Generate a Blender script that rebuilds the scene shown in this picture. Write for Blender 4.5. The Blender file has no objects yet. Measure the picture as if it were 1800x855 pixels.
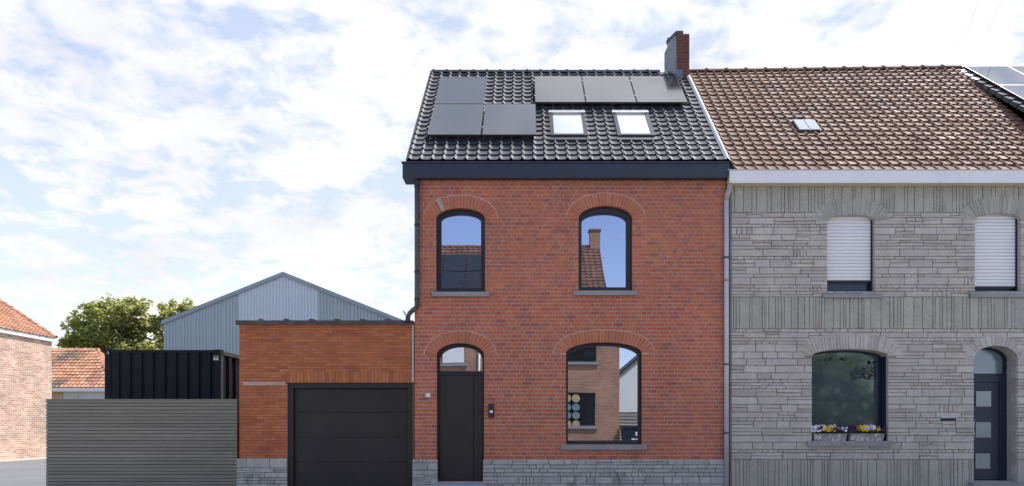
import bpy, bmesh, math, random
from mathutils import Vector, Matrix
R = math.radians
random.seed(11)
scene = bpy.context.scene
C = scene.collection

# ------------------------------------------------------------------ camera
F, D, CX, HY, EYE = 1222.0, 13.4, 922.0, 750.0, 1.3      # focal px, distance to facade, principal column, horizon row, eye height
cam_d = bpy.data.cameras.new('camera'); cam = bpy.data.objects.new('camera', cam_d); C.objects.link(cam)
cam.location = (0, -D, EYE); cam.rotation_euler = (R(90), 0, 0)
cam_d.sensor_width = 36.0; cam_d.lens = 36.0 * F / 1800.0
cam_d.shift_x = (900 - CX) / 1800.0; cam_d.shift_y = (HY - 427.5) / 1800.0
cam_d.clip_start = 0.1; cam_d.clip_end = 3000
scene.camera = cam

# ------------------------------------------------------------------ world, sun, exposure
SUN_EL, SUN_AZ = R(57), R(53)          # azimuth clockwise from +Y (behind the house, to the right)
SUN = Vector((math.cos(SUN_EL)*math.sin(SUN_AZ), math.cos(SUN_EL)*math.cos(SUN_AZ), math.sin(SUN_EL)))
scene.view_settings.view_transform = 'Standard'; scene.view_settings.look = 'None'
scene.view_settings.exposure = 1.15; scene.view_settings.gamma = 1.0
world = bpy.data.worlds.new('World'); scene.world = world; world.use_nodes = True
nt = world.node_tree; nt.nodes.clear()
def wn(t, **k):
    n = nt.nodes.new(t)
    for a, b in k.items(): setattr(n, a, b)
    return n
def wmath(op, a, b=None, clamp=False):
    n = wn('ShaderNodeMath', operation=op, use_clamp=clamp)
    for i, s in enumerate((a, b)):
        if s is None: continue
        if isinstance(s, (int, float)): n.inputs[i].default_value = s
        else: nt.links.new(s, n.inputs[i])
    return n.outputs[0]
out = wn('ShaderNodeOutputWorld'); bg = wn('ShaderNodeBackground'); bg.inputs[1].default_value = 0.10
sky = wn('ShaderNodeTexSky', sky_type='NISHITA', sun_disc=False, sun_elevation=SUN_EL, sun_rotation=SUN_AZ,
         air_density=1.0, dust_density=0.6, ozone_density=1.6)
tc = wn('ShaderNodeTexCoord'); sp = wn('ShaderNodeSeparateXYZ'); nt.links.new(tc.outputs['Generated'], sp.inputs[0])
dx, dy, dz = sp.outputs
den = wmath('ADD', wmath('MAXIMUM', dz, 0.0), 0.22)
cb = wn('ShaderNodeCombineXYZ')
nt.links.new(wmath('DIVIDE', dx, den), cb.inputs[0]); nt.links.new(wmath('DIVIDE', dy, den), cb.inputs[1]); cb.inputs[2].default_value = 3.7
def wnoise(scale, detail, rough, dist=0.0, off=(0, 0, 0)):
    m = wn('ShaderNodeMapping'); m.inputs['Location'].default_value = off
    nt.links.new(cb.outputs[0], m.inputs[0])
    n = wn('ShaderNodeTexNoise'); nt.links.new(m.outputs[0], n.inputs['Vector'])
    n.inputs['Scale'].default_value = scale; n.inputs['Detail'].default_value = detail
    n.inputs['Roughness'].default_value = rough; n.inputs['Distortion'].default_value = dist
    return n.outputs['Fac']
big = wnoise(1.7, 3, 0.5, 0.2, (2.3, 0.6, 0))
fine = wnoise(8.5, 9, 0.60, 0.30, (1.7, 3.3, 0))
# cloud bank thick in front, to the right and low down; open blue sky to the left and behind
cover = wmath('ADD', wmath('MULTIPLY', big, 0.60), wmath('MULTIPLY', fine, 0.90))
cover = wmath('ADD', cover, wmath('MULTIPLY', dx, 0.07))
cover = wmath('ADD', cover, wmath('MULTIPLY', dy, 0.17))
cover = wmath('SUBTRACT', cover, wmath('MULTIPLY', dz, 0.04))
mr = wn('ShaderNodeMapRange', interpolation_type='SMOOTHSTEP'); nt.links.new(cover, mr.inputs[0])
mr.inputs[1].default_value = 0.665; mr.inputs[2].default_value = 0.925
# pale air towards the horizon
hz = wmath('POWER', wmath('SUBTRACT', 1.0, wmath('MAXIMUM', dz, 0.0)), 2.9)
hz = wmath('MULTIPLY', hz, wmath('ADD', wmath('MULTIPLY', dy, 0.42), 0.50, True))
fac = wmath('MAXIMUM', mr.outputs[0], hz)
# cloud brightness: thinner and brighter towards the sun
sv = wn('ShaderNodeVectorMath', operation='DOT_PRODUCT'); nt.links.new(tc.outputs['Generated'], sv.inputs[0]); sv.inputs[1].default_value = SUN
glow = wmath('POWER', wmath('MAXIMUM', sv.outputs['Value'], 0.0), 4.0)
shade = wn('ShaderNodeMapRange'); nt.links.new(wnoise(3.1, 6, 0.6, 0.2, (7, 1, 0)), shade.inputs[0])
shade.inputs[1].default_value = 0.32; shade.inputs[2].default_value = 0.62; shade.inputs[3].default_value = 4.05; shade.inputs[4].default_value = 4.8
cbr = wmath('MULTIPLY', shade.outputs[0], wmath('ADD', 1.0, wmath('MULTIPLY', glow, 0.5)))
cc = wn('ShaderNodeVectorMath', operation='SCALE'); cc.inputs[0].default_value = (0.985, 0.99, 1.02); nt.links.new(cbr, cc.inputs['Scale'])
tint = wn('ShaderNodeVectorMath', operation='MULTIPLY'); nt.links.new(sky.outputs[0], tint.inputs[0]); tint.inputs[1].default_value = (1.34, 1.19, 1.25)
pale = wn('ShaderNodeMix', data_type='RGBA'); nt.links.new(wmath('MINIMUM', wmath('ADD', wmath('MULTIPLY', wmath('MAXIMUM', sv.outputs['Value'], 0.0), 1.2), 0.04), 0.9), pale.inputs[0]); nt.links.new(tint.outputs[0], pale.inputs[6]); pale.inputs[7].default_value = (2.75, 3.15, 3.95, 1)
mix = wn('ShaderNodeMix', data_type='RGBA'); nt.links.new(fac, mix.inputs[0])
nt.links.new(pale.outputs[2], mix.inputs[6]); nt.links.new(cc.outputs[0], mix.inputs[7])
nt.links.new(mix.outputs[2], bg.inputs[0]); nt.links.new(bg.outputs[0], out.inputs[0])

sl = bpy.data.lights.new('sun', 'SUN'); sl.energy = 2.8; sl.angle = R(0.5); sl.color = (1.0, 0.95, 0.88)
so = bpy.data.objects.new('sun', sl); C.objects.link(so); so.location = (20, 20, 40)
so.rotation_euler = (-SUN).to_track_quat('-Z', 'Y').to_euler()

# ------------------------------------------------------------------ materials
def mat(name, col, rough=0.6, var=0.12, scale=2.0, palette=None, bump=0.0, bscale=60.0, metallic=0.0, spec=0.5,
        stain=None, stain_scale=0.7, stain_lo=0.55, stain_hi=0.75, stretch=(1, 1, 1), grain=0.0, gscale=30.0, coat=0.0, extra=None):
    m = bpy.data.materials.new(name); m.use_nodes = True; t = m.node_tree; p = t.nodes['Principled BSDF']; L = t.links
    def N(ty, **k):
        n = t.nodes.new(ty)
        for a, b in k.items(): setattr(n, a, b)
        return n
    geo = N('ShaderNodeNewGeometry')
    mp = N('ShaderNodeMapping'); mp.inputs['Scale'].default_value = stretch; L.new(geo.outputs['Position'], mp.inputs[0])
    def noise(sc, det=5, ro=0.55):
        n = N('ShaderNodeTexNoise'); n.inputs['Scale'].default_value = sc; n.inputs['Detail'].default_value = det
        n.inputs['Roughness'].default_value = ro; L.new(mp.outputs[0], n.inputs['Vector']); return n.outputs['Fac']
    def rng(s, a, b, c, d):
        n = N('ShaderNodeMapRange'); L.new(s, n.inputs[0])
        for i, v in enumerate((a, b, c, d)): n.inputs[i+1].default_value = v
        return n.outputs[0]
    if palette:
        oi = N('ShaderNodeObjectInfo'); ad = N('ShaderNodeMath', operation='ADD')
        L.new(oi.outputs['Random'], ad.inputs[0]); L.new(geo.outputs['Random Per Island'], ad.inputs[1])
        fr = N('ShaderNodeMath', operation='FRACT'); L.new(ad.outputs[0], fr.inputs[0])
        rp = N('ShaderNodeValToRGB'); rp.color_ramp.interpolation = 'LINEAR'
        el = rp.color_ramp.elements
        el[0].position = 0; el[0].color = (*palette[0], 1); el[1].position = 1; el[1].color = (*palette[-1], 1)
        for i, c in enumerate(palette[1:-1]):
            e = el.new((i+1)/(len(palette)-1)); e.color = (*c, 1)
        L.new(fr.outputs[0], rp.inputs[0]); base = rp.outputs[0]
    else:
        rgb = N('ShaderNodeRGB'); rgb.outputs[0].default_value = (*col, 1); base = rgb.outputs[0]
    v = rng(noise(scale), 0.3, 0.7, 1-var, 1+var)
    if grain:
        g = rng(noise(gscale, 4, 0.7), 0.3, 0.7, 1-grain, 1+grain)
        mm = N('ShaderNodeMath', operation='MULTIPLY'); L.new(v, mm.inputs[0]); L.new(g, mm.inputs[1]); v = mm.outputs[0]
    sc = N('ShaderNodeVectorMath', operation='SCALE'); L.new(base, sc.inputs[0]); L.new(v, sc.inputs['Scale']); base = sc.outputs[0]
    if stain:
        k = rng(noise(stain_scale, 6, 0.65), stain_lo, stain_hi, 0.0, 1.0)
        mx = N('ShaderNodeMix', data_type='RGBA'); L.new(k, mx.inputs[0]); L.new(base, mx.inputs[6]); mx.inputs[7].default_value = (*stain, 1)
        base = mx.outputs[2]
    L.new(base, p.inputs['Base Color'])
    L.new(rng(noise(scale*3), 0.3, 0.7, max(0.02, rough*0.88), min(1, rough*1.12)), p.inputs['Roughness'])
    p.inputs['Metallic'].default_value = metallic; p.inputs['Specular IOR Level'].default_value = spec
    if coat: p.inputs['Coat Weight'].default_value = coat; p.inputs['Coat Roughness'].default_value = 0.15
    if bump:
        b = N('ShaderNodeBump'); b.inputs['Strength'].default_value = bump; b.inputs['Distance'].default_value = 0.01
        L.new(noise(bscale, 4, 0.6), b.inputs['Height']); L.new(b.outputs[0], p.inputs['Normal'])
    return m

def brick_tex(name, c1, c2, mortar, w=0.21, h=0.065, axes='xz', stain=None, msize=0.006):
    """far brickwork, bricks too small in the picture to build one by one"""
    m = bpy.data.materials.new(name); m.use_nodes = True; t = m.node_tree; p = t.nodes['Principled BSDF']; L = t.links
    geo = t.nodes.new('ShaderNodeNewGeometry'); s = t.nodes.new('ShaderNodeSeparateXYZ'); L.new(geo.outputs['Position'], s.inputs[0])
    cbn = t.nodes.new('ShaderNodeCombineXYZ'); L.new(s.outputs[0 if axes[0] == 'x' else 1], cbn.inputs[0]); L.new(s.outputs[2], cbn.inputs[1])
    b = t.nodes.new('ShaderNodeTexBrick'); L.new(cbn.outputs[0], b.inputs['Vector']); b.inputs['Scale'].default_value = 1.0
    b.inputs['Brick Width'].default_value = w; b.inputs['Row Height'].default_value = h; b.inputs['Mortar Size'].default_value = msize
    b.inputs['Color1'].default_value = (*c1, 1); b.inputs['Color2'].default_value = (*c2, 1); b.inputs['Mortar'].default_value = (*mortar, 1)
    n = t.nodes.new('ShaderNodeTexNoise'); n.inputs['Scale'].default_value = 0.9; n.inputs['Detail'].default_value = 8; L.new(geo.outputs['Position'], n.inputs['Vector'])
    mr_ = t.nodes.new('ShaderNodeMapRange'); L.new(n.outputs['Fac'], mr_.inputs[0]); mr_.inputs[1].default_value = .3; mr_.inputs[2].default_value = .7
    mr_.inputs[3].default_value = .8; mr_.inputs[4].default_value = 1.2
    sc = t.nodes.new('ShaderNodeVectorMath'); sc.operation = 'SCALE'; L.new(b.outputs['Color'], sc.inputs[0]); L.new(mr_.outputs[0], sc.inputs['Scale'])
    base = sc.outputs[0]
    if stain:
        n2 = t.nodes.new('ShaderNodeTexNoise'); n2.inputs['Scale'].default_value = 1.9; n2.inputs['Detail'].default_value = 5; L.new(geo.outputs['Position'], n2.inputs['Vector'])
        k = t.nodes.new('ShaderNodeMapRange'); L.new(n2.outputs['Fac'], k.inputs[0]); k.inputs[1].default_value = .62; k.inputs[2].default_value = .74
        mx = t.nodes.new('ShaderNodeMix'); mx.data_type = 'RGBA'; L.new(k.outputs[0], mx.inputs[0]); L.new(base, mx.inputs[6]); mx.inputs[7].default_value = (*stain, 1); base = mx.outputs[2]
    L.new(base, p.inputs['Base Color']); p.inputs['Roughness'].default_value = .85
    bp = t.nodes.new('ShaderNodeBump'); bp.inputs['Strength'].default_value = .6; bp.inputs['Distance'].default_value = .01; bp.invert = True
    L.new(b.outputs['Fac'], bp.inputs['Height']); L.new(bp.outputs[0], p.inputs['Normal'])
    return m

def glass(name, dark, refl, fac, rough=0.0):
    m = bpy.data.materials.new(name); m.use_nodes = True; t = m.node_tree; t.nodes.clear(); L = t.links
    o = t.nodes.new('ShaderNodeOutputMaterial'); mx = t.nodes.new('ShaderNodeMixShader'); d = t.nodes.new('ShaderNodeBsdfDiffuse'); g = t.nodes.new('ShaderNodeBsdfGlossy')
    d.inputs[0].default_value = (*dark, 1); g.inputs[0].default_value = (*refl, 1); g.inputs['Roughness'].default_value = rough
    # float glass is never dead flat: a very slow ripple
    n = t.nodes.new('ShaderNodeTexNoise'); n.inputs['Scale'].default_value = 1.6; n.inputs['Detail'].default_value = 1
    geo = t.nodes.new('ShaderNodeNewGeometry'); L.new(geo.outputs['Position'], n.inputs['Vector'])
    b = t.nodes.new('ShaderNodeBump'); b.inputs['Strength'].default_value = .12; b.inputs['Distance'].default_value = .004
    L.new(n.outputs['Fac'], b.inputs['Height']); L.new(b.outputs[0], g.inputs['Normal'])
    mx.inputs[0].default_value = fac; L.new(d.outputs[0], mx.inputs[1]); L.new(g.outputs[0], mx.inputs[2]); L.new(mx.outputs[0], o.inputs[0])
    return m

M = {}
M['brick'] = mat('red_brick', (.35,.11,.07), .85, .13, 1.0, palette=[(.385,.112,.066),(.465,.143,.074),(.425,.126,.070),(.49,.168,.084),(.435,.130,.074),(.30,.098,.074),(.475,.152,.080),(.36,.120,.088),(.445,.134,.072)],
                 bump=.35, bscale=45, grain=.12, gscale=28, stain=(.28,.10,.075), stain_scale=.8, stain_lo=.50, stain_hi=.85, stretch=(1,1,.55))
M['mortar'] = mat('pale_mortar', (.66,.55,.49), .95, .14, 3, bump=.3, bscale=80)
M['brick_c'] = mat('chimney_brick', (.25,.09,.07), .9, .15, 4, palette=[(.150,.062,.050),(.185,.072,.056),(.13,.056,.048),(.165,.066,.053)], bump=.4, grain=.12)
M['arch'] = mat('arch_brick', (.4,.13,.07), .85, .10, 2, palette=[(.42,.134,.069),(.475,.160,.080),(.39,.122,.066),(.45,.145,.073)], bump=.3, grain=.1)
M['cement'] = mat('grey_cement', (.36,.35,.34), .95, .12, 8, bump=.3)
M['reveal'] = mat('brick_reveal', (.33,.10,.065), .9, .15, 6, bump=.3)
M['brick_o'] = mat('orange_brick', (.4,.15,.07), .85, .10, 1.2, palette=[(.42,.138,.055),(.46,.155,.088),(.39,.122,.050),(.48,.17,.070),(.42,.14,.056),(.33,.105,.052),(.45,.148,.060),(.40,.13,.056)],
                   bump=.35, bscale=45, grain=.1, gscale=28)
M['mortar_o'] = mat('brown_mortar', (.23,.10,.058), .95, .15, 3)
M['bluestone'] = mat('bluestone', (.27,.27,.28), .7, .12, 5, bump=.15, grain=.12, gscale=60)
M['step'] = mat('blue_stone_step', (.30,.34,.42), .6, .1, 5, grain=.1)
M['plinth'] = mat('plinth_stone', (.4,.4,.4), .85, .12, 4, palette=[(.37,.37,.36),(.45,.445,.43),(.40,.395,.38),(.48,.475,.46),(.34,.335,.32),(.43,.425,.42)], bump=.7, bscale=26, grain=.16, gscale=24, stain=(.17,.17,.14), stain_scale=1.8, stain_lo=.57, stain_hi=.74)
M['pmortar'] = mat('dark_mortar', (.25,.242,.23), .95, .15, 3)
M['stone'] = mat('grey_stone', (.4,.37,.37), .85, .10, 3, palette=[(.42,.392,.355),(.495,.462,.425),(.455,.422,.38),(.525,.492,.455),(.38,.35,.315),(.475,.434,.415),(.455,.42,.365)],
                 bump=.8, bscale=22, grain=.13, gscale=20, stain=(.27,.25,.235), stain_scale=5.0, stain_lo=.60, stain_hi=.78)
M['stone_g'] = mat('green_grey_stone', (.35,.36,.32), .85, .10, 3, palette=[(.355,.345,.30),(.405,.392,.34),(.37,.357,.315),(.42,.40,.35),(.385,.362,.325),(.36,.355,.315)],
                   bump=.7, bscale=24, grain=.13, gscale=20, stain=(.20,.21,.19), stain_scale=3.5, stain_lo=.58, stain_hi=.78)
M['smortar'] = mat('stone_mortar', (.33,.31,.285), .95, .15, 3)
M['black_tile'] = mat('black_glazed_tile', (.03,.03,.035), .23, .10, 3, palette=[(.024,.030,.046),(.036,.042,.060),(.029,.035,.052),(.042,.048,.066),(.026,.032,.048)], spec=.8, grain=.1)
M['brown_tile'] = mat('brown_tile', (.2,.13,.11), .74, .12, .8, palette=[(.165,.084,.062),(.20,.108,.080),(.14,.076,.059),(.18,.094,.072),(.225,.128,.095),(.155,.084,.066)],
                      spec=.24, grain=.22, gscale=18, stain=(.075,.064,.058), stain_scale=1.1, stain_lo=.56, stain_hi=.74)
M['orange_tile'] = mat('orange_clay_tile', (.4,.2,.12), .8, .14, .8, palette=[(.44,.20,.115),(.52,.27,.16),(.38,.17,.10),(.47,.24,.15),(.55,.31,.20),(.33,.16,.11)],
                       grain=.15, gscale=14, stain=(.15,.12,.10), stain_scale=.42, stain_lo=.495, stain_hi=.56)
M['orange_tile2'] = mat('clean_orange_tile', (.4,.2,.12), .8, .14, .8, palette=[(.44,.20,.115),(.50,.26,.155),(.38,.17,.10),(.47,.24,.15),(.53,.30,.20),(.36,.18,.12)], grain=.15, gscale=14)
M['black_metal'] = mat('black_metal', (.018,.020,.028), .42, .12, 1.5, spec=.5)
M['gutter_black'] = mat('black_gutter_sheet', (.018,.025,.047), .40, .10, .8, spec=.55)
M['door'] = mat('black_door', (.020,.020,.023), .45, .08, 3, spec=.45)
M['garage'] = mat('black_garage_door', (.022,.021,.023), .5, .16, .9, spec=.4, bump=.1, bscale=150)
M['frame'] = mat('black_window_frame', (.014,.016,.026), .38, .08, 4, spec=.5)
M['navy'] = mat('navy_door', (.012,.020,.050), .4, .08, 3, spec=.5)
M['white'] = mat('white_paint', (.80,.80,.81), .5, .04, 2, grain=.03)
M['shutter'] = mat('white_shutter', (.80,.81,.84), .45, .03, 2)
M['cream'] = mat('cream_paint', (.62,.55,.45), .6, .06, 2)
M['zinc'] = mat('zinc', (.46,.48,.52), .45, .15, 5, metallic=.35, grain=.1)
M['zinc_d'] = mat('dark_zinc', (.075,.08,.09), .5, .12, 4, metallic=.2)
M['bluezinc'] = mat('lead_flashing', (.12,.15,.21), .5, .12, 5)
M['pvc'] = mat('grey_downpipe', (.50,.51,.56), .5, .08, 3)
M['beige'] = mat('weathered_elbow', (.38,.36,.32), .7, .15, 14)
M['render'] = mat('grey_render', (.25,.265,.28), .95, .15, 5, bump=.5, bscale=30, stain=(.36,.38,.40), stain_scale=3)
M['coping'] = mat('dark_coping_tile', (.075,.075,.08), .8, .2, 4, grain=.2, stain=(.17,.16,.13), stain_scale=4)
M['fence'] = mat('weathered_slat', (.1,.1,.095), .85, .12, 1.0, palette=[(.20,.190,.160),(.235,.222,.188),(.185,.175,.149),(.215,.203,.172)], stretch=(.5, 6, 14), grain=.10, gscale=9,
                 stain=(.15,.142,.12), stain_scale=1.2, stain_lo=.5, stain_hi=.8)
M['fence_in'] = mat('fence_backing', (.045,.042,.037), .9, .1)
M['container'] = mat('black_container', (.006,.007,.012), .55, .12, 1.5, spec=.22)
M['cont_edge'] = mat('grey_container_edge', (.045,.045,.05), .5, .15, 4)
M['lime'] = mat('lime_print', (.55,.62,.12), .6, .05)
M['print'] = mat('white_print', (.8,.8,.8), .6, .05)
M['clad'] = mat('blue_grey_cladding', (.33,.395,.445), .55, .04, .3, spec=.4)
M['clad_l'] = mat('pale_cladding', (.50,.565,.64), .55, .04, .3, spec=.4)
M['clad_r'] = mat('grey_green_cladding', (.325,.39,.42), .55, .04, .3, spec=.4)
M['clad_trim'] = mat('cladding_trim', (.24,.30,.35), .5, .06, 1)
M['leaf'] = mat('green_leaf', (.08,.11,.04), .6, .25, .35, palette=[(.125,.145,.07),(.165,.18,.09),(.14,.16,.08),(.18,.195,.10),(.115,.135,.065)])
M['leaf_y'] = mat('yellow_green_leaf', (.13,.14,.05), .6, .2, .4, palette=[(.15,.165,.075),(.185,.195,.09),(.165,.18,.08),(.13,.15,.068)])
def leafy(m):
    t = m.node_tree; p = t.nodes['Principled BSDF']; o = [n for n in t.nodes if n.type == 'OUTPUT_MATERIAL'][0]
    tr = t.nodes.new('ShaderNodeBsdfTranslucent'); mx = t.nodes.new('ShaderNodeMixShader'); mx.inputs[0].default_value = .62
    sc = t.nodes.new('ShaderNodeVectorMath'); sc.operation = 'MULTIPLY'; sc.inputs[1].default_value = (3.4, 3.2, 2.0)
    t.links.new(p.inputs['Base Color'].links[0].from_socket, sc.inputs[0]); t.links.new(sc.outputs[0], tr.inputs[0])
    t.links.new(p.outputs[0], mx.inputs[1]); t.links.new(tr.outputs[0], mx.inputs[2]); t.links.new(mx.outputs[0], o.inputs[0])
leafy(M['leaf']); leafy(M['leaf_y'])
M['bark'] = mat('bark', (.12,.10,.08), .9, .2, 4, bump=.5)
M['bigwall'] = brick_tex('sunlit_old_brick', (.40,.215,.145), (.62,.41,.315), (.68,.62,.56), .26, .082, 'yz', stain=(.64,.55,.49), msize=.010)
M['bigwall_x'] = brick_tex('old_brick_end', (.44,.26,.19), (.55,.36,.28), (.56,.50,.45), .21, .068, 'xz', stain=(.62,.55,.49))
M['plain_brick_y'] = brick_tex('side_brickwork', (.36,.11,.07), (.28,.09,.065), (.48,.4,.36), .2, .075, 'yz')
M['plain_brick_x'] = brick_tex('rear_brickwork', (.36,.11,.07), (.28,.09,.065), (.48,.4,.36), .2, .075, 'xz')
M['opp_brick'] = brick_tex('brown_brickwork', (.40,.21,.13), (.30,.15,.095), (.42,.34,.28), .21, .068, 'xz')
M['opp_brick_y'] = brick_tex('brown_brickwork_side', (.40,.21,.13), (.30,.15,.095), (.42,.34,.28), .21, .068, 'yz')
M['pane'] = glass('mirror_pane', (.008,.009,.012), (.72,.79,.96), .58)
M['pane_dark'] = glass('dark_pane', (.02,.022,.025), (.5,.55,.65), .07)
M['frost'] = glass('frosted_pane', (.062,.092,.102), (.55,.64,.66), .13, .05)
M['milk'] = glass('milky_pane', (.13,.19,.25), (.7,.75,.8), .15, .15)
M['skyl'] = glass('roof_window_pane', (.52,.54,.57), (.92,.95,.98), .55, .02)
M['solar'] = mat('solar_glass', (.024,.025,.034), .12, .05, 1, spec=1.0)
M['solar'].node_tree.nodes['Principled BSDF'].inputs['IOR'].default_value = 2.0
M['solar_b'] = glass('bright_solar_glass', (.03,.03,.035), (.86,.87,.88), .55, .03)
M['alu'] = mat('dark_aluminium', (.06,.06,.07), .35, .1, 4, metallic=.6)
M['alu_l'] = mat('bright_aluminium', (.55,.56,.58), .35, .1, 4, metallic=.7)
M['steel'] = mat('brushed_steel', (.6,.6,.62), .3, .05, 10, metallic=1.0)
M['asphalt'] = mat('concrete_road', (.30,.29,.27), .9, .15, 1.2, grain=.2, gscale=60)
M['alley'] = mat('grey_concrete_lane', (.16,.165,.18), .9, .10, .5, grain=.10, gscale=14)
M['strip'] = mat('pale_concrete_strip', (.38,.365,.33), .9, .1, .8, grain=.12, gscale=12)
M['paving'] = mat('grey_paving', (.30,.29,.28), .9, .12, 1.5, grain=.12)
M['kerb'] = mat('kerb_stone', (.38,.37,.36), .85, .1, 3)
M['paint'] = mat('road_paint', (.75,.75,.73), .7, .08, 4)
M['ground'] = mat('grassy_ground', (.10,.12,.05), .95, .25, .3, grain=.25, gscale=8)
M['trough'] = mat('weathered_trough', (.33,.31,.31), .9, .25, 16, bump=.6, bscale=40, stain=(.62,.60,.60), stain_scale=16, stain_lo=.5, stain_hi=.62)
M['soil_leaf'] = mat('pansy_leaf', (.075,.12,.03), .7, .3, 20)
M['p_white'] = mat('white_petal', (.78,.76,.82), .7, .1, 30)
M['p_yellow'] = mat('yellow_petal', (.85,.58,.02), .7, .12, 30)
M['p_purple'] = mat('dark_purple_petal', (.045,.012,.065), .7, .2, 30)
M['p_lilac'] = mat('lilac_petal', (.52,.42,.70), .7, .1, 30)
M['orn'] = mat('dark_ornament', (.012,.020,.024), .6, .05)
M['wire'] = mat('grey_cable', (.22,.24,.28), .6, .05)
M['gold'] = mat('gold_disc', (.42,.32,.19), .6, .1, 6)
M['teal'] = mat('teal_disc', (.15,.25,.24), .6, .1, 6)
M['grey_wall'] = mat('pale_grey_render', (.52,.54,.58), .9, .05, 1)
M['slate'] = mat('dark_slate', (.045,.05,.06), .6, .2, 3, grain=.2)
M['white_tile'] = mat('pale_verge_tile', (.42,.42,.43), .4, .1, 4)

# ------------------------------------------------------------------ helpers
def X(px, d=D): return (px - CX) * d / F
def Z(py, d=D): return EYE + (HY - py) * d / F
W = {}
def reg(o, loc): W[o] = Vector(loc); return o
class MB:
    def __init__(s): s.v = []; s.f = []; s.m = []; s.sm = []
    def add(s, vs, fs, mi=0, smooth=False):
        n = len(s.v); s.v += [tuple(v) for v in vs]
        for f in fs: s.f.append([n+i for i in f]); s.m.append(mi); s.sm.append(smooth)
        return s
    def box(s, x0, x1, y0, y1, z0, z1, mi=0, back=True):
        vs = [(x0,y0,z0),(x1,y0,z0),(x1,y1,z0),(x0,y1,z0),(x0,y0,z1),(x1,y0,z1),(x1,y1,z1),(x0,y1,z1)]
        fs = [(0,1,5,4),(1,2,6,5),(3,0,4,7),(4,5,6,7),(3,2,1,0)]
        if back: fs.append((2,3,7,6))
        return s.add(vs, fs, mi)
    def prism(s, pts, y0, y1, mi=0, back=True):     # outline in XZ, counter-clockwise seen from -Y
        n = len(pts); vs = [(x,y0,z) for x,z in pts] + [(x,y1,z) for x,z in pts]
        fs = [tuple(range(n))] + [(i, n+i, n+(i+1)%n, (i+1)%n) for i in range(n)]
        if back: fs.append(tuple(range(2*n-1, n-1, -1)))
        return s.add(vs, fs, mi)
    def ring(s, a, b, y0, y1, mi=0):                # frame between two outlines of equal count
        n = len(a); vs = [(x,y0,z) for x,z in a] + [(x,y0,z) for x,z in b] + [(x,y1,z) for x,z in a] + [(x,y1,z) for x,z in b]
        fs = []
        for i in range(n):
            j = (i+1) % n
            fs += [(i,j,n+j,n+i), (n+i,n+j,3*n+j,3*n+i), (j,i,2*n+i,2*n+j), (2*n+j,2*n+i,3*n+i,3*n+j)]
        return s.add(vs, fs, mi)
    def tube(s, path, r, n=10, mi=0, cap=True):
        P = [Vector(p) for p in path]; rings = []
        for i, p in enumerate(P):
            t = (P[min(i+1,len(P)-1)] - P[max(i-1,0)]).normalized()
            a = t.cross(Vector((0,0,1)) if abs(t.z) < .9 else Vector((0,1,0))).normalized(); b = t.cross(a)
            rr = r[i] if isinstance(r, (list, tuple)) else r
            rings.append([p + (a*math.cos(2*math.pi*k/n) + b*math.sin(2*math.pi*k/n))*rr for k in range(n)])
        base = len(s.v)
        for q in rings: s.v += [tuple(v) for v in q]
        for i in range(len(P)-1):
            for k in range(n):
                s.f.append([base+i*n+k, base+i*n+(k+1)%n, base+(i+1)*n+(k+1)%n, base+(i+1)*n+k]); s.m.append(mi); s.sm.append(True)
        if cap:
            s.f.append([base+k for k in range(n-1,-1,-1)]); s.m.append(mi); s.sm.append(False)
            e = base+(len(P)-1)*n; s.f.append([e+k for k in range(n)]); s.m.append(mi); s.sm.append(False)
        return s
    def mesh(s, name, mats, off=(0,0,0)):
        me = bpy.data.meshes.new(name); ox, oy, oz = off
        me.from_pydata([(x-ox,y-oy,z-oz) for x,y,z in s.v], [], s.f)
        for m_ in (mats if isinstance(mats, (list, tuple)) else [mats]): me.materials.append(m_)
        me.polygons.foreach_set('material_index', s.m); me.polygons.foreach_set('use_smooth', s.sm); me.update()
        return me
    def build(s, name, mats, parent=None, loc=None, **props):
        """mesh given in world coordinates; object origin at loc (default: parent's)"""
        loc = Vector(loc) if loc is not None else (W[parent].copy() if parent else Vector((0,0,0)))
        o = bpy.data.objects.new(name, s.mesh(name, mats, loc)); C.objects.link(o)
        return place(o, parent, loc, **props)
def place(o, parent, loc, **props):
    loc = Vector(loc)
    if parent: o.parent = parent; o.location = loc - W[parent]
    else: o.location = loc
    W[o] = loc
    for k, v in props.items(): o[k] = v
    return o
def thing(name, label, cat, loc, group=None):
    o = bpy.data.objects.new(name, None); C.objects.link(o); o.empty_display_size = .2; o.location = loc; W[o] = Vector(loc)
    o['label'] = label; o['category'] = cat
    if group: o['group'] = group
    return o
def tag(o, label, cat, group=None):
    o['label'] = label; o['category'] = cat
    if group: o['group'] = group
    return o
def inst(name, me, parent, loc, rot=None):
    o = bpy.data.objects.new(name, me); C.objects.link(o); place(o, parent, loc)
    if rot is not None: o.rotation_euler = rot.to_euler()
    return o

class Arch:
    def __init__(s, xl, xr, zb, zs, zt):
        s.cx = (xl+xr)/2; s.hw = (xr-xl)/2; s.zb = zb; s.zs = zs; s.rise = zt-zs
    def pts(s, N=26, bottom=True):
        a = [(s.cx-s.hw, s.zb), (s.cx+s.hw, s.zb)]
        for i in range(N+1):
            t = math.pi*i/N; a.append((s.cx+s.hw*math.cos(t), s.zs+s.rise*math.sin(t)))
        return a
    def half(s, z, t=0.0):
        if z < s.zb: return None
        if z <= s.zs: return s.hw
        k = (z-s.zs)/(s.rise+t)
        return None if k >= 1 else (s.hw+t)*math.sqrt(1-k*k)
    def inset(s, l, r, b, t):
        return Arch(s.cx-s.hw+l, s.cx+s.hw-r, s.zb+b, s.zs, s.zs+s.rise-t)
def A(xl, xr, yt, ys, yb, d=D): return Arch(X(xl,d), X(xr,d), Z(yb,d), Z(ys,d), Z(yt,d))
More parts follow.
